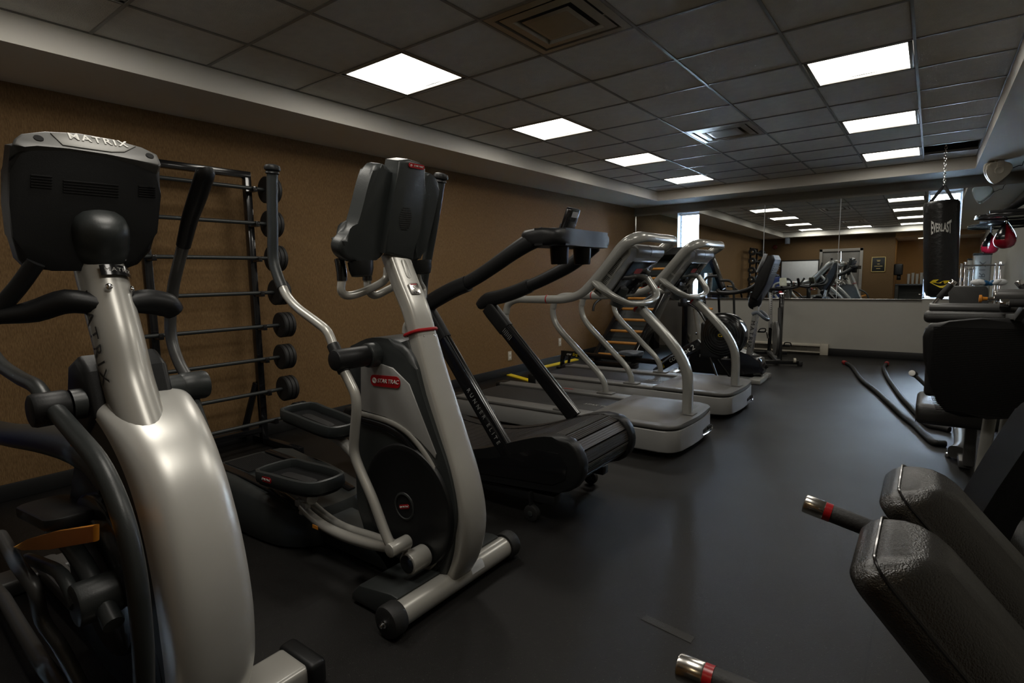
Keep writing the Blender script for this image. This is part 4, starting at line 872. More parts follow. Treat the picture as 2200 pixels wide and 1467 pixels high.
# ================================================================== ROWING MACHINE
ra=V((-4.15,6.66,0)); rb_=V((-1.86,6.45,0)); rd=(rb_-ra).normalized(); rn=V((-rd.y,rd.x,0))
def rp(s,h,w=0): return ra+rd*s+rn*w+V((0,0,h))
ro=thing('rowing_machine','black rowing machine with a round fan cage and white lettering, behind the far silver treadmill',"rowing machine",(-3.0,6.55,0))
bm=B(); bar(bm,rp(.0,.205),rp(1.62,.20),.055,.06,.006); part('monorail',bm,'gloss',ro)
bm=B(); bar(bm,rp(.02,.17),rp(.0,.0),.05,.05,.004); bar(bm,rp(.14,.17),rp(.1,.0),.03,.03,.004); box(bm,rp(.04,.015),(.06,.34,.03),.006); part('rear_foot',bm,'gloss',ro)
bm=B(); box(bm,rp(.17,.205,-.034),(.30,.004,.075)); pl_=part('name_panel',bm,'black',ro)
text(pl_,'Row',.055,rp(.13,.2,-.040),rd,(0,0,1),'white',shear=.2,wide=1.15); text(pl_,'Erg',.055,rp(.255,.2,-.040),rd,(0,0,1),'yellow',shear=.2,wide=1.15)
bm=B(); plate(bm,rp(1.12,.262),rd,rn,[(p.x,p.y) for p in cl([(-.13,-.1,0),(-.14,0,0),(-.13,.1,0),(.02,.13,0),(.12,.11,0),(.14,0,0),(.12,-.11,0),(.02,-.13,0)],4)],.045,.018,3); sq=part('seat',bm,'slate',ro)
bm=B(); box(bm,rp(1.12,.235),(.14,.1,.05),.008); part('seat_carriage',bm,'black',sq)
a_,b_=rp(1.50,.14),rp(2.04,.47); bd_=(b_-a_).normalized()
bm=B(); bar(bm,a_,b_,.055,.125,.006); bt=part('main_beam',bm,'gloss',ro)
bu=rn.cross(bd_)*-1
if bu.z<0: bu=-bu
fo=-rn*.029
text(bt,'concept 2',.085,a_+(b_-a_)*.58+fo,bd_,bu,'white',shear=.12,wide=1.1)
bm=B(); plate(bm,a_+(b_-a_)*.09+fo,bd_,bu,rr(.07,.085,.004,1),.001); lg=part('yellow_emblem',bm,'yellow',bt)
bm=B(); tube(bm,[a_+(b_-a_)*.09+fo*1.05+bd_*.026*math.cos(k*PI/6)+bu*.03*math.sin(k*PI/6) for k in range(12)],.006,n=6,closed=True); part('ring_mark',bm,'black',lg)
FCx=rp(2.31,.59)
bm=B(); lathe(bm,FCx-rn*.1,rn,[(.12,0),(.22,.012),(.245,.03),(.25,.06),(.25,.14),(.245,.17),(.22,.188),(.12,.2)],n=40); cg=part('fan_cage',bm,'gloss',ro)
for r in (.07,.1,.13,.16,.19,.215):
    bm=B(); tube(bm,[FCx-rn*(.104 if r<.17 else .1-.0*r)+rd*r*math.cos(k*PI/20)+V((0,0,1))*r*math.sin(k*PI/20)+rn*max(0,(r-.12))*.12 for k in range(40)],.0022,n=5,closed=True); part('cage_ring',bm,'char',cg)
bm=B(); lathe(bm,FCx-rn*.106,-rn,[(.04,0),(.04,.003),(.001,.004)],n=20); hb=part('hub_disc',bm,'black',cg)
text(hb,'C2',.045,FCx-rn*.111,rd,(0,0,1),'yellow',wide=1.0)
bm=B(); tube(bm,[FCx+rd*.25*math.cos(k*PI/20)+V((0,0,1))*.25*math.sin(k*PI/20)-rn*.07 for k in range(-6,14)],.006,n=6); part('cage_edge',bm,'char',cg)
bm=B(); box(bm,rp(2.18,.52),(.24,.16,.42),.03,3); part('fan_housing',bm,'black',ro)
for w_ in (-.12,.12):
    bm=B(); tube(bm,[rp(2.16,.36,w_*.4),rp(2.36,.02,w_*1.6)],.014,n=10); part('front_leg',bm,'gloss',ro)
bm=B(); bar(bm,rp(2.36,.02,-.26),rp(2.36,.02,.26),.04,.03,.005); part('front_foot',bm,'gloss',ro)
for w_ in (-.1,.1):
    bm=B(); R=Matrix.Rotation(-.7,3,'Y'); box(bm,rp(1.62,.22,w_),(.3,.1,.02),.006,R=R); part('foot_plate',bm,'slate',ro)
bm=B(); tube(bm,[rp(2.12,.68),rp(2.0,.86),rp(1.86,.95)],.014,n=10,k=3); ma=part('monitor_arm',bm,'gloss',ro)
bm=B(); box(bm,rp(1.82,.98),(.04,.14,.12),.01); part('monitor',bm,'black',ma)

# ================================================================== UPRIGHT BIKE
YB0=6.97
ub=thing('upright_bike','upright exercise bike with a tall flat grey post and black console, beside the rowing machine','exercise bike',(-1.9,YB0,0))
bm=B(); prof(bm,YB0-.11,YB0+.11,[(p.x,p.z) for p in cl([(-2.4,0,.14),(-2.36,0,.36),(-2.2,0,.46),(-1.95,0,.42),(-1.72,0,.33),(-1.56,0,.28),(-1.53,0,.15),(-1.6,0,.07),(-2.3,0,.07)],3)],.03,3); bb=part('body_shroud',bm,'gloss',ub)
text(bb,'MATRIX',.05,(-2.12,YB0-.113,.27),(1,0,.03),(0,0,1),'graytxt',wide=1.3,space=1.3)
bm=B(); bar(bm,(-1.70,YB0,.27),(-1.605,YB0,1.06),.05,.165,.012,up=(0,1,0)); tw=part('tower',bm,'tread',ub)
td=V((.095,0,.79)).normalized(); tf=V((td.z,0,-td.x))
text(tw,'MATRIX',.075,V((-1.662,YB0,.60))+tf*.027,-td,V((0,1,0)) if (-td).cross(V((0,1,0))).x>0 else V((0,-1,0)),'darktxt',wide=1.25,space=1.4)
text(tw,'MATRIX',.06,V((-1.665,YB0-.0835,.56)),-td,tf*1,'darktxt',wide=1.2,space=1.4)
bm=B(); tube(bm,[(-1.66,YB0-.09,.80),(-1.60,YB0-.09,.82),(-1.53,YB0-.08,.76),(-1.50,YB0,.73),(-1.53,YB0+.08,.76),(-1.60,YB0+.09,.82),(-1.66,YB0+.09,.80)],.014,.02,n=10,k=4); part('bottle_tray',bm,'slate',ub)
c0=V((-1.56,YB0,1.22)); ax=V((.36,0,.93)).normalized(); nb=V((ax.z,0,-ax.x)); Y=V((0,1,0))
bm=B(); poly(bm,[c0+ax*a+nb*b_-Y*.18 for a,b_ in ((-.25,-.02),(-.25,.06),(-.05,.085),(.24,.06),(.28,.02),(.26,-.03),(.0,-.05))],Y*.36,.022,3); cs=part('console',bm,'black',ub)
bm=B(); poly(bm,[c0+ax*a+nb*b_-Y*.15 for a,b_ in ((.2,.066),(.245,.062),(.285,.02),(.275,.0))],Y*.30,.006,2); part('console_cap',bm,'slate',cs)
bm=B()
for k in range(5): tube(bm,[c0+ax*(.17-k*.022)+nb*.078-Y*.14,c0+ax*(.17-k*.022)+nb*.078+Y*.14],.003,n=5)
part('vent_slots',bm,'char',cs)
bm=B(); tube(bm,[(-1.62,YB0-.06,1.05),(-1.64,YB0-.05,.95),(-1.67,YB0,.90)],[.07,.075,.06],n=14,k=3); part('neck',bm,'black',ub)
for s in (-1,1):
    bm=B(); tube(bm,[(-1.60,YB0+s*.14,1.16),(-1.68,YB0+s*.17,1.10),(-1.80,YB0+s*.2,1.06),(-1.92,YB0+s*.19,1.05),(-2.02,YB0+s*.15,1.055),(-2.05,YB0+s*.13,1.09)],[.02,.019,.02,.024,.024,.02],n=10,k=4); part('handlebar',bm,'black',ub)
bm=B(); box(bm,c0-nb*.065+ax*.16-Y*.12,(.004,.16,.22),R=Matrix((nb,Y,ax)).transposed()); tagit(part('paper_sheet',bm,'papers',None,origin=c0-nb*.065+ax*.05-Y*.12),'white paper sheet resting on the upright bike console','paper')
bm=B(); tube(bm,[(-2.28,YB0,.42),(-2.36,YB0,.85)],.03,n=14); sp=part('seat_post',bm,'tread',ub)
bm=B(); plate(bm,(-2.38,YB0,.88),(1,0,.02),Y,[(p.x,p.y) for p in cl([(-.16,-.12,0),(-.16,.12,0),(-.02,.1,0),(.13,.03,0),(.15,0,0),(.13,-.03,0),(-.02,-.1,0)],4)],.06,.02,3); part('seat',bm,'black',ub)
bm=B(); tube(bm,[(-2.08,YB0-.13,.35),(-2.02,YB0-.15,.30),(-1.91,YB0-.16,.265)],[.022,.024,.03],n=12); cr=part('crank_arm',bm,'silver',ub)
bm=B(); box(bm,(-1.9,YB0-.22,.255),(.11,.1,.03),.008); part('pedal',bm,'black',cr)
bm=B(); tube(bm,[(-2.08,YB0+.13,.35),(-2.25,YB0+.16,.43)],.022,n=12); part('crank_arm',bm,'silver',ub)
bm=B(); box2(bm,(-1.63,YB0-.28,.0),(-1.5,YB0+.28,.06),.015,2); part('front_stabilizer',bm,'tread',ub)
bm=B(); box2(bm,(-2.62,YB0-.26,.0),(-2.5,YB0+.26,.06),.015,2); part('rear_stabilizer',bm,'tread',ub)
bm=B(); tube(bm,[(-1.55,YB0,.07),(-2.55,YB0,.07)],.04,n=10); part('base_beam',bm,'gloss',ub)

# ================================================================== INDOOR CYCLE facing the camera
fw_=V((.33,-.944,0)).normalized(); sd_=V((-fw_.y,fw_.x,0)); so=V((-1.63,8.26,0))
def sp_(f,s,h): return so+fw_*f+sd_*s+V((0,0,h))
sb=thing('indoor_cycle','black indoor cycle facing the aisle in front of the white baseboard heater','exercise bike',so-fw_*.5)
bm=B(); bar(bm,sp_(0,-.26,.045),sp_(0,.26,.045),.05,.05,.005); fs=part('front_stabilizer',bm,'gloss',sb)
for s in (-.2,.2):
    bm=B(); cyl(bm,sp_(.02,s-.015,.075),sp_(.02,s+.015,.075),.034,n=16); part('transport_wheel',bm,'offw',fs)
bm=B(); box(bm,sp_(0,.27,.03),(.06,.06,.06),.008); part('foot',bm,'rub',fs)
bm=B(); bar(bm,sp_(-1.0,-.26,.04),sp_(-1.0,.26,.04),.05,.05,.005); part('rear_stabilizer',bm,'gloss',sb)
bm=B(); bar(bm,sp_(0,0,.055),sp_(-1.0,0,.055),.06,.05,.005); part('base_beam',bm,'graym',sb)
bm=B(); bar(bm,sp_(-.1,.03,.06),sp_(-.28,.04,.78),.05,.08,.01,up=(0,1,0)); part('front_post',bm,'black',sb)
bm=B(); bar(bm,sp_(-.25,.045,.35),sp_(-.30,.06,1.02),.055,.06,.006); hp_=part('handlebar_post',bm,'gloss',sb)
bm=B(); bar(bm,sp_(-.75,-.02,.45),sp_(-.82,-.02,1.02),.045,.045,.004); st_=part('seat_post',bm,'skirt',sb)
bm=B()
for k in range(10): box(bm,sp_(-.7275-.003*k,-.02,.66+.032*k),(.012,.006,.012))
part('scale_marks',bm,'darktxt',st_)
bm=B(); plate(bm,sp_(-.82,-.02,1.05),-fw_,sd_,[(p.x,p.y) for p in cl([(-.13,-.02,0),(-.13,.02,0),(0,.05,0),(.1,.08,0),(.14,0,0),(.1,-.08,0),(0,-.05,0)],4)],.05,.015,3); part('seat',bm,'black',sb)
bm=B(); bar(bm,sp_(-.2,.03,.45),sp_(-.9,.0,.5),.06,.06,.006); bar(bm,sp_(-.85,0,.5),sp_(-.95,0,.06),.05,.05,.006); part('frame',bm,'gloss',sb)
bm=B(); lathe(bm,sp_(-.12,-.025,.36),sd_,[(.05,-.012),(.21,-.012),(.235,-.016),(.24,0),(.235,.016),(.21,.012),(.05,.012)],n=36); part('flywheel',bm,'graym',sb)
bm=B()
for s in (-1,1): tube(bm,[sp_(-.30,.04,1.03),sp_(-.28,s*.12,1.05),sp_(-.25,s*.2,1.06),sp_(-.12,s*.23,1.08),sp_(-.02,s*.22,1.13),sp_(.02,s*.2,1.19)],.017,n=10,k=4)
tube(bm,[sp_(-.25,-.2,1.06),sp_(-.22,0,1.05),sp_(-.25,.2,1.06)],.016,n=10,k=3); part('handlebar',bm,'black',sb)
bm=B(); plate(bm,sp_(-.2,.05,1.14),sd_,V((0,0,1))+fw_*-.4,rr(.09,.12,.012,3),.02,.004); mo=part('monitor',bm,'lcd',sb)
bm=B(); tube(bm,[sp_(-.24,.03,1.05),sp_(-.2,.05,1.12)],.012,n=8); part('monitor_stalk',bm,'black',mo)
bm=B(); cyl(bm,sp_(-.2,.02,1.0),sp_(-.14,.02,1.0),.022,n=14,bev=.004); part('red_knob',bm,'red',sb)
bm=B(); tube(bm,[sp_(-.17,-.07,1.02),sp_(-.12,-.05,.99),sp_(-.11,.02,.985),sp_(-.12,.09,.99),sp_(-.17,.11,1.02)],.009,n=8,k=3); part('bottle_cage',bm,'chrome',sb)
for s,h in ((-1,.42),(1,.22)):
    bm=B(); bar(bm,sp_(-.48,s*.08,.32),sp_(-.48,s*.1,h),.025,.02,.004); ca=part('crank_arm',bm,'steel',sb)
    bm=B(); box(bm,sp_(-.47,s*.17,h),(.1,.09,.025),.006); tube(bm,[sp_(-.42,s*.13,h),sp_(-.38,s*.13,h+.05),sp_(-.37,s*.2,h+.05),sp_(-.42,s*.22,h)],.008,n=6,k=3); part('pedal',bm,'black',ca)

# ================================================================== AIR BIKE
ab=thing('air_bike','black air bike with two curved arm levers, behind the rowing machine fan','exercise bike',(-2.3,7.9,0))
bm=B(); lathe(bm,(-2.36,7.85,.42),(1,0,0),[(.2,0),(.28,.01),(.295,.03),(.295,.09),(.28,.11),(.2,.12)],n=36); part('fan_wheel',bm,'black',ab)
for x,s,dz in ((-2.49,1,0),(-2.10,-1,-.06)):
    bm=B(); P=[(x-.0,7.80,.45),(x,7.76,.75),(x,7.72,.98),(x+s*.0,7.70,1.16+dz),(x+s*.03,7.70,1.225+dz),(x+s*.08,7.70,1.245+dz)]; tube(bm,P,.015,n=10,k=4); al=part('arm_lever',bm,'char',ab)
    bm=B(); tube(bm,[(x+s*.05,7.70,1.238+dz),(x+s*.08,7.70,1.245+dz),(x+s*.17,7.70,1.247+dz)],.019,n=10); part('grip',bm,'rub',al)
bm=B(); plate(bm,(-2.72,7.72,.93),(1,0,0),(0,1,0),[(p.x,p.y) for p in cl([(-.1,-.1,0),(-.1,.1,0),(0,.09,0),(.12,.03,0),(.12,-.03,0),(0,-.09,0)],3)],.05,.015); part('seat',bm,'black',ab)
bm=B(); bar(bm,(-2.70,7.74,.92),(-2.35,7.86,.50),.04,.04,.004); bar(bm,(-2.45,7.84,.55),(-2.25,7.9,.62),.03,.03,.004); part('frame',bm,'gloss',ab)
bm=B(); cyl(bm,(-2.38,7.62,1.02),(-2.16,7.62,1.02),.026,n=14,bev=.006); part('center_grip',bm,'black',ab)
bm=B(); bar(bm,(-2.30,7.8,.6),(-2.27,7.62,1.02),.03,.03,.004); part('handlebar_post',bm,'gloss',ab)
bm=B(); box(bm,(-2.42,7.70,.80),(.1,.05,.03),.008); part('orange_tab',bm,'orange',ab)
bm=B(); tube(bm,[(-2.62,7.78,.44),(-2.40,7.78,.44)],.016,n=10); part('foot_peg',bm,'char',ab)
bm=B(); bar(bm,(-2.6,8.2,.03),(-2.0,8.2,.03),.05,.05,.005); bar(bm,(-2.6,7.5,.03),(-2.0,7.5,.03),.05,.05,.005); bar(bm,(-2.3,8.2,.05),(-2.3,7.5,.05),.05,.05,.005); bar(bm,(-2.3,7.85,.05),(-2.3,7.85,.42),.05,.05,.005); part('base_frame',bm,'gloss',ab)

# ================================================================== LADDER CLIMBER
lx0,lx1=-3.80,-3.22
la=V((0,7.0,.10)); lb_=V((0,8.95,1.62)); ld=(lb_-la).normalized(); ln=V((0,-ld.z,ld.y))
lc=thing('ladder_climber','inclined ladder climbing machine with honey wood rungs in the far left corner','climbing machine',(-3.5,7.8,0))
for x in (lx0,lx1):
    bm=B(); a=V((x,la.y,la.z)); b_=V((x,lb_.y,lb_.z)); bar(bm,a-ln*.03,b_-ln*.03,.2,.06,.01,up=(1,0,0)); part('side_rail',bm,'gloss',lc)
bm=B(); a=V(((lx0+lx1)/2,la.y,la.z))-ln*.1; b_=V(((lx0+lx1)/2,lb_.y,lb_.z))-ln*.1; bar(bm,a,b_,.02,lx1-lx0-.06,0,up=(1,0,0)); part('back_plate',bm,'char',lc)
L=(lb_-la).length
for k in range(9):
    p=la+ld*(.02+.245*k+.06)+ln*.02; bm=B(); cyl(bm,(lx0+.03,p.y,p.z),(lx1-.03,p.y,p.z),.021,n=16,bev=.004); part('rung',bm,'wood',lc)
bm=B(); box2(bm,(lx0-.05,9.0,0),(lx0+.05,9.25,1.3),.01); box2(bm,(lx1-.05,9.0,0),(lx1+.05,9.25,1.3),.01); part('rear_leg',bm,'gloss',lc)
bm=B(); box2(bm,(lx0-.05,6.9,0),(lx1+.05,7.1,.08),.01); part('front_foot',bm,'gloss',lc)
bm=B(); box(bm,((lx0+lx1)/2,8.95,1.60),(lx1-lx0+.08,.2,.16),.02,3,R=Matrix.Rotation(-.65,3,'X')); part('top_housing',bm,'black',lc)
bm=B(); p=la+ld*1.62+ln*.03; box(bm,((lx0+lx1)/2+.05,p.y,p.z),(.34,.05,.08),.006,R=Matrix.Rotation(.65,3,'X')); cn_=part('display',bm,'screen',lc)
bm=B(); p=p+ld*-.06; box(bm,((lx0+lx1)/2+.05,p.y-.01,p.z-.0),(.34,.03,.02),.004); part('red_strip',bm,'red',cn_)
for x in (lx0-.06,lx1+.06):
    bm=B(); tube(bm,[(x,8.1,1.05),(x,7.8,1.04),(x,7.35,.96),(x,7.1,.88),(x,7.05,.78)],.018,n=10,k=4); part('hand_rail',bm,'black',lc)

# ================================================================== PUNCHING BAG ON ITS CHAIN
bx,by=.075,8.2
hb=thing('punching_bag','black heavy punching bag hanging on a chain from a hole in the ceiling','punching bag',(bx,by,1.5))
top_=V((.045,by,2.05)); bot=V((.10,by,.96)); bdn=(bot-top_).normalized(); BL=(bot-top_).length
bm=B(); lathe(bm,top_,bdn,[(.02,.004),(.12,-.012),(.155,-.006),(.168,.012),(.172,.04),(.170,.09),(.168,.2),(.167,.4),(.165,.65),(.162,.9),(.158,1.02),(.14,1.07),(.10,BL),(.02,BL+.005)],n=48)
for v in bm.verts:
    k=(v.co-top_).dot(bdn)
    if .05<k<1.0:
        c=top_+bdn*k; d=v.co-c; a=math.atan2(d.y,d.x); v.co=c+d*(1+.006*math.sin(9*a+k*17)+.005*math.sin(5*a-k*40))
bag=part('bag_body',bm,mat('black vinyl',(.012,.012,.012),.33,bump=(24,.35)),hb)
fa=math.atan2(-by,-bx)
def wrap(r,zc,ang0=0):
    def w_(p):
        a=fa+ang0+p.x/r; c=top_+bdn*zc; return c+V((math.cos(a),math.sin(a),0))*(r+p.z)-bdn*p.y*1.0
    return w_
def bow(p):
    q=p.copy(); q.y*=2.0*(.80+.85*(p.x/.11)**2); return wrap(.1695,.305,.0)(q)
text(bag,'EVERLAST',.075,(0,0,0),(1,0,0),(0,1,0),'white',name='lettering',warp=bow,wide=.58,bold=.002,space=1.0,ext=.001)
lp=[(-.13,.004),(-.085,.034),(-.02,.038),(-.055,.012),(-.03,-.004),(0,-.006),(.01,.014),(.03,.024),(.045,.022),(.03,.004),(.04,-.012),(.06,-.006),(.10,.02),(.145,.026),(.09,-.008),(.02,-.06),(-.01,-.056)]
bm=B(); W=wrap(.166,.925,.0); vs=[bm.verts.new(W(V((x*.82,y*1.0,.005)))) for x,y in lp]; bm.faces.new(vs); bmesh.ops.triangulate(bm,faces=bm.faces); part('emblem',bm,'yellow',bag)
hook=V((.062,by,2.235))
for a in (.6,2.5,3.9,5.6):
    bm=B(); e=top_+V((math.cos(a)*.15,math.sin(a)*.15,-.02)); tube(bm,[e+V((0,0,-.10))+V((math.cos(a),math.sin(a),0))*.022,e,hook],.017,.003,n=8,e=4); part('strap',bm,'black',hb)
z=2.235; ch=B(); k=0
while z<2.80:
    ax_=V((1,0,0)) if k%2 else V((0,1,0)); c=V((.062-(z-2.235)*.02,by,z+.022))
    tube(ch,[c+ax_*.011*math.cos(t*PI/6)+V((0,0,1))*.021*math.sin(t*PI/6) for t in range(12)],.0042,n=6,closed=True); z+=.031; k+=1
chn=part('chain',ch,'chrome',hb)
bm=B(); tube(bm,[hook+V((.014*math.cos(t*PI/6),0,.014*math.sin(t*PI/6)-.005)) for t in range(12)],.004,n=6,closed=True); part('ring',bm,'chrome',hb)

# ================================================================== CEILING SPEAKER on the right soffit
sk=thing('ceiling_speaker','cream fan-shaped ceiling speaker on a bracket by the punching bag','speaker',(.53,8.55,2.496))
c=V((.53,8.5,2.39)); vd=(CAM-c); vd.z=0; vd.normalize(); hx=V((-vd.y,vd.x,0)); n_=(vd*.92+V((0,0,-.25))+hx*.25).normalized(); sx=V((0,0,1)).cross(n_).normalized(); sy=n_.cross(sx)
shape=[(p.x,p.y) for p in cl([(-.11,.05,0),(-.06,.085,0),(.04,.09,0),(.11,.06,0),(.13,-.0,0),(.08,-.075,0),(.01,-.14,0),(-.03,-.145,0),(-.09,-.05,0)],4)]
bm=B(); plate(bm,c,sx,sy,shape,.045,.015,3); bd=part('front_shell',bm,'offw',sk)
bm=B(); plate(bm,c-n_*.03,sx,sy,[(a*.93,b_*.93) for a,b_ in shape],.03,.0); part('dark_gap',bm,'dark',sk)
bm=B(); plate(bm,c-n_*.085,sx,sy,shape,.055,.02,3); part('rear_shell',bm,'offw',sk)
bm=B(); lathe(bm,c+n_*.044+sx*.01,n_,[(.045,0),(.045,.006),(.036,.009),(.03,.005),(.001,.004)],n=28); part('round_dial',bm,'offw',bd)
bm=B(); plate(bm,c+n_*.045+sx*.012+sy*.07,sx,sy,rr(.06,.07,.008,3),.006,.002); box(bm,c+V((0,0,.09)),(.06,.06,.035),.006); part('bracket',bm,'offw',sk)
bm=B(); plate(bm,c-n_*.03+sy*-.115-sx*.01,sx,sy,rr(.05,.05,.006,2),.07,.01); part('chrome_tip',bm,'chrome',sk)
bm=B(); b0=c+sx*.12; tube(bm,[b0,b0+V((.05,.02,.02)),b0+V((.07,.03,.03)),b0+V((.10,.04,.03)),b0+V((.11,.05,.07)),b0+V((.14,.05,.10))],.004,n=6,k=3); part('cord',bm,'black',sk)

# ================================================================== BATTLE ROPES on the floor
def rope(px,lb):
    P=[at(u,v,Z=.022) for u,v in px]; t=thing('battle_rope',lb,'rope',(P[0].x,P[0].y,0),'battle ropes on the floor')
    C=sm(P,6); bm=B(); tube(bm,C,[.021]+[.0235]*6,n=10)
    for i,v in enumerate(bm.verts): v.co+=V((0,0,.0015*math.sin(i*.9)))
    part('rope_body',bm,'rub',t)
    d=(P[0]-P[1]).normalized(); bm=B(); tube(bm,[P[0]-d*.05,P[0],P[0]+d*.05,P[0]+d*.065],[.026,.028,.027,.012],n=12); part('red_end',bm,'red',t)
rope([(1815,779),(1829,786),(1840,800),(1853,817),(1880,838),(1910,865),(1940,893),(1965,912),(1985,932),(2005,949),(2018,952),(2032,953)],'black battle rope with a red end, the left one, lying nearest the treadmills')
rope([(1905,781),(1899,790),(1906,808),(1922,832),(1940,856),(1958,875),(1975,893),(1995,912),(2020,918),(2040,923)],'black battle rope with a frayed red end, the right one nearer the punching bag')
# ================================================================== BACK EXTENSION BENCH (foreground right)
be=thing('back_extension_bench','black leather padded bench with two chrome-tipped rubber handles in the right foreground','weight bench',(.25,.93,0))
pa=V((.66,0,-.75)).normalized(); pn=V((.75,0,.66)).normalized(); PY=V((0,1,0))
def pad(cy,top):
    # upholstered cushion: straight border wall, piping, then a domed face with soft corners
    Lp,Wp=.36,.180; bm=B(); rings=[]; c0=V((top.x,cy,top.z))+pa*Lp/2
    def lay(ins,h,r): return [bm.verts.new(c0+pa*p[0]+PY*p[1]+pn*(h-.09)) for p in rr(Lp-2*ins,Wp-2*ins,max(r,.004),6)]
    for ins,h,r in ((.004,0,.026),(.0,.006,.03),(-.002,.02,.03),(0,.036,.03),(.0025,.038,.028),(.005,.044,.027),(.0125,.058,.024),(.023,.071,.02),(.036,.081,.017),(.05,.087,.014),(.066,.0895,.006)): rings.append(lay(ins,h,r))
    n=len(rings[0])
    for A_,B_ in zip(rings,rings[1:]):
        for j in range(n): bm.faces.new((A_[j],A_[(j+1)%n],B_[(j+1)%n],B_[j]))
    bm.faces.new(rings[0][::-1]); bm.faces.new(rings[-1])
    p=part('cushion',bm,'leather',be,ang=60)
    bm=B(); tube(bm,[c0+pa*q[0]+PY*q[1]+pn*(.037-.09) for q in rr(Lp+.001,Wp+.001,.03,6)],.0018,n=6,closed=True); part('piping',bm,'gloss',p)
    bm=B(); box(bm,c0-pn*.096,(Lp*.7,Wp*.4,.018),.003,R=Matrix((pa,PY,pn)).transposed()); part('backing_board',bm,'black',p)
    return p
pad(.832,V((.003,0,.985))); pad(1.10,V((.017,0,.985)))
for (tip,inn,yy) in (((-.247,.688,.763),(.06,.70,.757),.70),((-.172,1.147,.852),(.06,1.155,.80),1.155)):
    tip,inn=V(tip),V(inn); d=(inn-tip).normalized()
    bm=B(); cyl(bm,tip+d*.045,tip+d*.20,.0165,n=24,bev=.002); hg=part('handle_grip',bm,'rub',be)
    bm=B(); cyl(bm,tip,tip+d*.036,.0175,n=28,bev=.003); part('chrome_tip',bm,'steel',hg)
    bm=B(); cyl(bm,tip+d*.035,tip+d*.047,.0172,n=24); part('red_ring',bm,'red',hg)
    bm=B(); tube(bm,[tip+d*.19,inn,inn+V((.06,0,-.06)),V((.20,.93+(inn.y-.93)*.75,.62)),V((.21,.93,.60))],.0135,n=12,k=3); part('handle_tube',bm,'graym',be)
bm=B(); bar(bm,(.20,.93,.03),(.20,.93,.68),.07,.07,.01,up=(0,1,0)); part('post',bm,'tread',be)
bm=B(); bar(bm,(.11,.80,.70),(.11,1.10,.70),.05,.05,.008); part('cushion_bracket',bm,'graym',be)
bm=B(); bar(bm,(.11,.93,.70),(.2,.93,.66),.05,.05,.006); part('bracket_arm',bm,'tread',be)
bm=B(); bar(bm,(.0,.93,.04),(.95,.93,.04),.07,.06,.01); part('base_beam',bm,'tread',be)
for x in (.02,.92):
    bm=B(); bar(bm,(x,.60,.035),(x,1.26,.035),.06,.06,.01); part('foot',bm,'tread',be)
bm=B(); box(bm,(.80,.93,.22),(.03,.5,.3),.008,R=Matrix.Rotation(.35,3,'Y')); bar(bm,(.85,.93,.06),(.82,.93,.2),.05,.05,.005); part('foot_plate',bm,'char',be)

# ================================================================== SEATED MACHINE WITH THE LEANING BACK PAD (right edge)
sm_=thing('weight_machine','dark weight machine at the right edge whose black padded backrest leans behind the leather bench','weight machine',(.55,2.25,0))
bm=B(); P=[(x+.03,z-.005) for x,z in [(.075,.42),(.125,.60),(.175,.735),(.215,.835),(.235,.865),(.265,.87),(.30,.85),(.285,.80),(.20,.58),(.15,.40)]]
prof(bm,2.02,2.42,P,.028,4,k=2); bp_=part('backrest',bm,'mattepad',sm_)
bm=B(); tube(bm,[(.268,2.05,.863),(.268,2.22,.865),(.268,2.39,.863)],.004,n=6); part('piping',bm,'gloss',bp_)
bm=B(); prof(bm,2.05,2.39,[(.16,.40),(.62,.40),(.62,.47),(.2,.47)],.02,3); part('seat',bm,'leather',sm_)
bm=B(); bar(bm,(.40,2.22,.03),(.40,2.22,.42),.08,.08,.01,up=(0,1,0)); part('seat_post',bm,'tread',sm_)
bm=B(); bar(bm,(.15,2.22,.04),(1.0,2.22,.04),.08,.07,.01); bar(bm,(.25,1.95,.035),(.25,2.5,.035),.06,.06,.01); part('base_frame',bm,'tread',sm_)
bm=B(); box2(bm,(.66,2.08,.0),(.92,2.36,1.62),.03,3); wt=part('weight_tower',bm,'tread',sm_)
bm=B(); box2(bm,(.655,2.075,1.60),(.925,2.365,1.64),.012,2); part('tower_cap',bm,'black',wt)
text(wt,'MATRIX',.13,(.79,2.362,1.1),(0,0,1),(1,0,0),'darktxt',wide=1.2,space=1.35)

# ================================================================== SEATED PRESS MACHINE seen from behind
MT['ribs']=mat('ribbed black plastic',(.005,.005,.005),.5,spec=.25)
pm=thing('weight_machine','weight machine with a large ribbed black back cover, facing the far wall at the right','weight machine',(.35,4.6,0))
def pxz(Yv,L): return [(p.x,p.z) for p in (at(u,v,Y=Yv) for u,v in L)]
YP=3.9
ol=pxz(YP,[(1983,770),(1982,725),(1988,706),(2002,697),(2040,691),(2110,685),(2200,684)])
ol=ol+[(.56,1.0),(.60,.97),(.60,.60),(.55,.50)]+pxz(YP,[(2200,899),(2120,901),(2062,897),(2032,887),(2012,866),(1999,828),(1990,795)])
bm=B(); prof(bm,YP,YP+.09,ol,.03,4); bc_=part('back_cover',bm,'ribs',pm)
bm=B(); zlo,zhi=.50,.97; k=0
while zlo+k*.0095<zhi:
    z=zlo+k*.0095; x0=.015+max(0,(.60-z))*.35+.01; tube(bm,[(x0,YP-.0005,z),(.57,YP-.0008,z)],.0027,n=4,cap=False); k+=1
part('ribs',bm,'ribs',bc_)
bm=B(); box2(bm,(.0,YP+.09,.55),(.56,YP+.15,.98),.025,3); part('backrest',bm,'leather',pm)
bm=B(); box2(bm,(-.035,4.22,.325),(.56,4.72,.455),.035,4); sx_=part('seat',bm,'leather',pm)
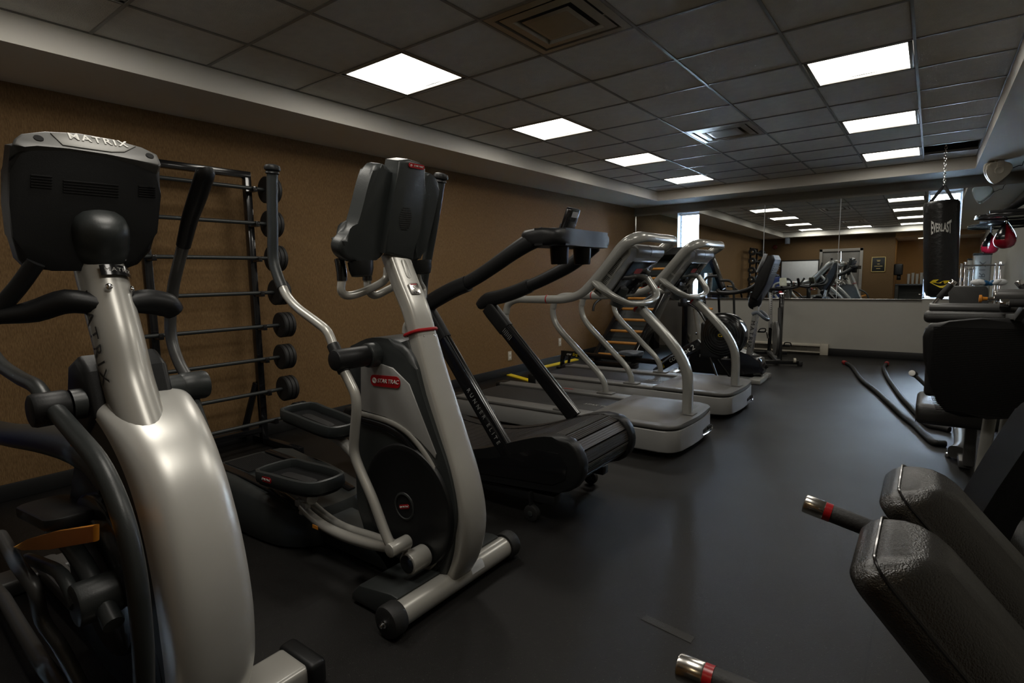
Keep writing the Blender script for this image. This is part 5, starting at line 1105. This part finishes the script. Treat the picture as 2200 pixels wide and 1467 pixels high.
bm=B(); tube(bm,[(-.031,4.245,.45),(-.031,4.245,.335)],.002,n=5); part('seam',bm,'gloss',sx_)
bm=B(); bar(bm,(.255,4.5,.03),(.255,4.5,.33),.06,.06,.008,up=(0,1,0)); part('seat_post',bm,'graym',pm)
for x,y in ((.315,4.10),(.395,4.16)):
    bm=B(); a=V((x-.03,y,.0)); tube(bm,[a,(x,y,.5),(x+.01,y,.7)],.03,.026,n=14,e=3,up=(0,1,0)); part('upright_tube',bm,'tread',pm)
bm=B(); box2(bm,(.40,3.98,.0),(.55,4.08,.42),.02,3); part('side_shroud',bm,'tread',pm)
bm=B(); tube(bm,[(.20,4.70,.05),(.24,4.86,.05),(.25,5.3,.05)],.05,.045,n=14,e=3,k=2); bar(bm,(.24,4.5,.03),(.24,5.8,.03),.07,.05,.01); part('base_beam',bm,'graym',pm)
bm=B(); cyl(bm,(.16,4.74,.0),(.16,4.74,.03),.018,n=14,bev=.004); part('leveling_foot',bm,'chrome',pm)
bm=B(); box2(bm,(-.025,4.30,.955),(.50,4.40,1.032),.03,4); part('chest_pad',bm,'leather',pm)
bm=B(); cyl(bm,(.0,4.36,1.052),(.52,4.36,1.052),.026,n=20,bev=.004); ct_=part('cross_tube',bm,'graym',pm)
for x0,x1,z0,z1 in ((.02,.115,1.07,1.215),(.50,.405,1.07,1.21)):
    a,b_=V((x0,4.36,z0)),V((x1,4.38,z1)); d=(b_-a).normalized()
    bm=B(); cyl(bm,a,a+d*.055,.012,n=14); hs_=part('press_handle',bm,'chrome',ct_)
    bm=B(); cyl(bm,a+d*.045,b_-d*.028,.0185,n=18,bev=.003); part('grip',bm,'rub',hs_)
    bm=B(); cyl(bm,b_-d*.03,b_,.0195,n=20,bev=.003); part('chrome_tip',bm,'chrome',hs_)
a=at(2140,634,Y=4.1); bm=B(); cyl(bm,(a.x,4.1,a.z),(a.x+.3,4.1,a.z),.034,n=24,bev=.005); pv_=part('pivot_barrel',bm,'graym',pm)
bm=B(); cyl(bm,(a.x-.035,4.1,a.z-.02),(a.x+.01,4.1,a.z-.02),.011,n=14); part('pin_shaft',bm,'chrome',pv_)
bm=B(); lathe(bm,(a.x-.03,4.1,a.z-.02),(-1,0,0),[(.009,0),(.010,.02),(.013,.028),(.021,.03),(.022,.036),(.021,.042),(.001,.044)],n=20); part('orange_knob',bm,'orange',pv_)
bm=B(); cyl(bm,(a.x-.008,4.1,a.z),(a.x+.004,4.1,a.z),.026,n=20,bev=.003); part('end_bolt',bm,'steel',pv_)
bm=B(); bar(bm,(a.x+.04,4.1,a.z-.02),(a.x+.06,4.3,a.z-.08),.05,.06,.008); part('pivot_bracket',bm,'black',pv_)
a=at(2147,651,Y=3.6); bm=B(); cyl(bm,(a.x+.032,3.6,a.z),(a.x+.25,3.6,a.z),.0195,n=20); g_=part('side_handle',bm,'rub',pm)
bm=B(); cyl(bm,(a.x,3.6,a.z),(a.x+.036,3.6,a.z),.0205,n=24,bev=.003); part('chrome_tip',bm,'chrome',g_)
bm=B(); bar(bm,(a.x+.10,3.6,a.z-.01),(a.x+.085,3.75,a.z-.08),.03,.04,.004); bar(bm,(a.x+.085,3.74,a.z-.075),(a.x+.085,4.12,a.z-.10),.03,.03,.004); part('handle_bracket',bm,'graym',g_)
a,b_=at(1960,801,Y=4.75),at(2005,845,Y=4.75); d=(b_-a).normalized()
bm=B(); tube(bm,[a+V((0,.0,0)),a+d*.05+V((0,.01,0)),b_+V((0,.08,-.0)),b_+V((.1,.12,-.04))],.0125,n=12,k=3); lv=part('lever',bm,'graym',pm)
bm=B(); cyl(bm,a+V((-.0,-.028,.002)),a+V((.012,.03,-.012)),.022,n=20,bev=.003); part('lever_grip',bm,'rub',lv)
bm=B(); cyl(bm,a+V((-.002,-.034,.004)),a+V((0,-.026,.002)),.0205,n=20,bev=.002); part('lever_cap',bm,'white',lv)
bm=B(); box2(bm,(.60,5.72,.0),(.86,5.98,1.60),.03,3); wt=part('weight_tower',bm,'tread',pm)
bm=B(); box2(bm,(.595,5.715,1.58),(.865,5.985,1.62),.012,2); part('tower_cap',bm,'black',wt)
text(wt,'MATRIX',.13,(.73,5.982,1.12),(0,0,1),(1,0,0),'darktxt',wide=1.2,space=1.35)
bm=B(); bar(bm,(.24,5.75,.03),(.75,5.85,.03),.07,.05,.01); part('tower_base',bm,'graym',pm)

# ================================================================== DIP STATION WITH CHROME POSTS, gloves on it
dp=thing('weight_machine','weight machine farther back with a plain dark grey back panel and four chrome posts','weight machine',(.40,6.9,0))
ol=pxz(6.5,[(2040,660),(2037,625),(2042,617),(2050,615),(2118,615),(2123,620),(2124,660)])
ol=[(p.x,p.z) for p in [at(2040,690,Y=6.5)]]+ol+[(p.x,p.z) for p in [at(2124,690,Y=6.5)]]
bm=B(); prof(bm,6.5,6.56,ol,.012,2); part('back_panel',bm,'darkgray',dp)
zt=at(2080,566,Y=7.2).z
for u,v,yv,r in ((2066,566,7.2,.011),(2075,563,7.35,.015),(2141,566,7.2,.011),(2152,562,7.35,.015)):
    p=at(u,v,Y=yv); bm=B(); cyl(bm,(p.x,yv,.06),(p.x,yv,p.z),r,n=16,bev=.003); part('chrome_post',bm,'chrome',dp)
p,q=at(2064,571,Y=7.2),at(2152,569,Y=7.2); bm=B(); cyl(bm,(p.x-.01,7.2,p.z),(q.x+.02,7.2,q.z),.008,n=12); part('cross_bar',bm,'chrome',dp)
bm=B(); box2(bm,(.15,6.52,.4),(.5,6.56,.9),.01); bar(bm,(.30,6.6,.03),(.30,7.5,.03),.3,.05,.01); bar(bm,(.25,6.6,.05),(.25,6.6,.6),.08,.06,.008); part('frame',bm,'graym',dp)
bm=B(); p=at(2058,613,Y=7.0); box(bm,(p.x+.07,7.0,p.z-.03),(.22,.06,.05),.01); bar(bm,(p.x+.07,7.0,p.z-.05),(p.x+.07,7.0,.05),.05,.05,.006,up=(0,1,0)); part('side_arm',bm,'skirt',dp)
for (u,v,lb,rz) in ((2101,607,'white and blue boxing glove lying on the far machine, the left one of the pair',.5),(2148,608,'white and blue boxing glove lying on the far machine, the right one of the pair',-.5)):
    p=at(u,v,Y=6.53); p.z=at(2100,614.5,Y=6.53).z+.001
    t=thing('boxing_glove',lb,'boxing glove',(p.x,6.53,p.z),'pair of boxing gloves')
    R=Matrix.Rotation(rz,3,'Y'); bm=B(); ell(bm,p+V((0,0,.032)),(.055,.04,.031)); ell(bm,p+V((.02 if rz>0 else -.02,-.026,.034)),(.035,.02,.02),R=R); part('glove_shell',bm,'jamb',t)
    bm=B(); ell(bm,p+V((.052 if rz>0 else -.052,0,.026)),(.03,.03,.024),R=R); part('blue_cuff',bm,mat('blue leather',(.01,.09,.22),.4),t)

# ================================================================== SPEED BAG PLATFORM with its bags on the right wall
sp0=thing('speed_bag_platform','round black speed bag platform bracketed to the right wall near the far mirror','speed bag platform',(.80,8.75,1.86))
bm=B(); cyl(bm,(.72,8.78,1.875),(.72,8.78,1.905),.34,n=48,bev=.006); part('round_board',bm,'gloss',sp0)
bm=B(); tube(bm,[(.72+.335*math.cos(k*PI/24),8.78+.335*math.sin(k*PI/24),1.872) for k in range(48)],.012,n=8,closed=True); part('rim',bm,'black',sp0)
bm=B()
for y in (8.55,9.0): bar(bm,(.50,y,1.925),(1.06,y,1.925),.035,.035,.004); bar(bm,(.62,y,1.93),(1.06,y,2.25),.03,.03,.004)
box2(bm,(1.045,8.5,1.85),(1.068,9.05,2.3),.004); part('wall_bracket',bm,'black',sp0)
sgx=at(2140,478,Y=8.62); 
for i,(c,lb) in enumerate(((V((.655,8.62,0)),'red and black speed bag hanging under the platform'),)):
    t=thing('speed_bag',lb,'speed bag',(c.x,c.y,1.5))
    bm=B(); lathe(bm,(c.x,c.y,1.872),(0,0,-1),[(.03,0),(.03,.008),(.012,.012),(.012,.045),(.016,.06),(.008,.09)],n=16); part('swivel',bm,'chrome',t)
    bm=B(); lathe(bm,(c.x,c.y,1.785),(0,0,-1),[(.012,0),(.022,.015),(.05,.06),(.085,.12),(.103,.17),(.104,.2),(.09,.245),(.06,.272),(.02,.283),(.001,.284)],n=32); b1=part('bag_body',bm,mat('glossy red leather',(.30,.006,.02),.15,coat=.5),t)
    bm=B()
    for a0 in (.0,PI*.67,PI*1.33):
        rg=[[bm.verts.new(V((c.x,c.y,1.815-tt))+V((math.cos(a0+da),math.sin(a0+da),0))*(r*1.012+.0008)) for da in (-.45,-.22,0,.22,.45)] for r,tt in ((.013,.002),(.022,.015),(.05,.06),(.085,.12),(.103,.17),(.104,.2),(.09,.245),(.06,.272),(.02,.283))]
        for A_,B_ in zip(rg,rg[1:]):
            for k in range(4): bm.faces.new((A_[k],A_[k+1],B_[k+1],B_[k]))
    part('black_panel',bm,'gloss',b1)

# ================================================================== THINGS NEAR THE REAR WALL, seen in the far mirror
wb=thing('whiteboard','white board in a thin dark frame on the rear wall, seen in the mirror','whiteboard',(-3.28,.02,1.0))
bm=B(); box2(bm,(-3.80,.002,1.05),(-2.78,.02,1.78),.002); part('board',bm,'jamb',wb)
bm=B()
for a,b_ in (((-3.83,.002,1.02),(-3.80,.03,1.81)),((-2.78,.002,1.02),(-2.75,.03,1.81)),((-3.83,.002,1.78),(-2.75,.03,1.81)),((-3.83,.002,1.02),(-2.75,.03,1.05))): box2(bm,a,b_,.002)
part('frame',bm,'black',wb)
sg=thing('wall_plaque','dark framed notice plaque with gold lines right of the door, seen in the mirror','sign',(-1.24,.01,1.4))
bm=B(); box2(bm,(-1.40,.0,1.41),(-1.08,.015,1.82),.003); part('panel',bm,'black',sg)
bm=B()
for a,b_ in (((-1.41,.0,1.40),(-1.395,.02,1.83)),((-1.085,.0,1.40),(-1.07,.02,1.83)),((-1.41,.0,1.815),(-1.07,.02,1.83)),((-1.41,.0,1.40),(-1.07,.02,1.415))): box2(bm,a,b_,.001)
part('frame',bm,'gold',sg)
bm=B(); 
for z,wd in ((1.73,.09),(1.70,.07),(1.62,.06),(1.56,.20),(1.49,.10)): box2(bm,(-1.24-wd/2,.014,z),(-1.24+wd/2,.0165,z+.012))
part('gold_lines',bm,'gold',sg)
bm=B(); box2(bm,(-3.66,.30,2.30),(-3.54,.42,2.496),.01); solo('ceiling_box','' if False else bm,'slate','small grey box fixed under the rear soffit, seen in the mirror','fixture')
bm=B(); lathe(bm,(-4.02,.0,2.24),(0,1,0),[(.07,0),(.07,.03),(.05,.05),(.001,.052)],n=24); solo('alarm_light',bm,'dimred','dim red round alarm on the rear wall, seen in the mirror','alarm')
bl=thing('freestanding_bag','blue rounded freestanding bag before the whiteboard, seen in the mirror','punching bag',(-3.95,.27,0))
bm=B(); lathe(bm,(-3.95,.27,.32),(0,0,1),[(.10,0),(.165,.01),(.17,.1),(.17,.9),(.16,.98),(.13,1.04),(.06,1.07),(.001,1.075)],n=32); part('bag_body',bm,'blue',bl)
bm=B(); lathe(bm,(-3.95,.27,.0),(0,0,1),[(.22,0),(.24,.02),(.24,.2),(.18,.28),(.1,.33)],n=32); part('base',bm,'black',bl)
# alcove: dispenser, counter, cups, downlight
ds=thing('towel_dispenser','dark paper towel dispenser on the alcove side wall, seen in the mirror','dispenser',(-.80,-.22,1.2))
bm=B(); box2(bm,(-.868,-.36,1.30),(-.66,-.08,1.62),.03,3); part('cover',bm,'black',ds)
bm=B(); box2(bm,(-.80,-.34,1.16),(-.70,-.26,1.30),.01); part('outlet',bm,'gloss',ds)
ca=thing('counter_cabinet','grey counter cabinet with open shelf at the back of the alcove, seen in the mirror','cabinet',(-.4,-1.45,0))
bm=B(); box2(bm,(-.865,YA+.002,.0),(.5,-1.25,.06)); box2(bm,(-.865,YA+.002,.06),(-.78,-1.22,1.0)); box2(bm,(.42,YA+.002,.06),(.5,-1.22,1.0)); box2(bm,(-.865,YA+.002,.06),(.5,YA+.03,1.0)); box2(bm,(-.865,YA+.002,.52),(.5,-1.22,.56)); part('body',bm,'cabinet',ca)
bm=B(); box2(bm,(-.868,YA+.002,1.0),(.52,-1.2,1.045),.006); part('worktop',bm,'slate',ca)
ords=('nearest the dispenser','second from the dispenser','third from the dispenser','farthest from the dispenser')
for k in range(4):
    x=-.55+.105*k; bm=B(); lathe(bm,(x,-1.4,1.046),(0,0,1),[(.03,0),(.035,.1),(.037,.1),(.034,.103),(.039,.2),(.041,.2),(.037,.203),(.042,.3+.03*(k%2)),(.036,.3+.03*(k%2))],n=18); solo('cup_stack',bm,'papers','tall stack of pale cups on the alcove counter, '+ords[k],'cups','stacks of cups on the counter')
dl=thing('downlight','small lit downlight in the alcove ceiling, seen in the mirror','ceiling light',(-.3,-.7,2.36))
bm=B(); lathe(bm,(-.3,-.7,2.36),(0,0,-1),[(.075,0),(.08,.004),(.07,.008),(.06,.004)],n=28,cap=False); part('trim_ring',bm,'jamb',dl)
bm=B(); cyl(bm,(-.3,-.7,2.352),(-.3,-.7,2.358),.06,n=24); part('lamp',bm,'spot',dl)

P=[at(u,v,Z=0) for u,v in ((1376,1330),(1390,1322),(1493,1369),(1484,1382))]
bm=B(); poly(bm,[V((p.x,p.y,.0006)) for p in P],(0,0,.0008)); solo('floor_tape',bm,mat('worn dark tape',(.022,.021,.019),.6,bump=(200,.4),var=.4),'short worn strip of dark tape on the open rubber floor, lower centre of the photo','tape')
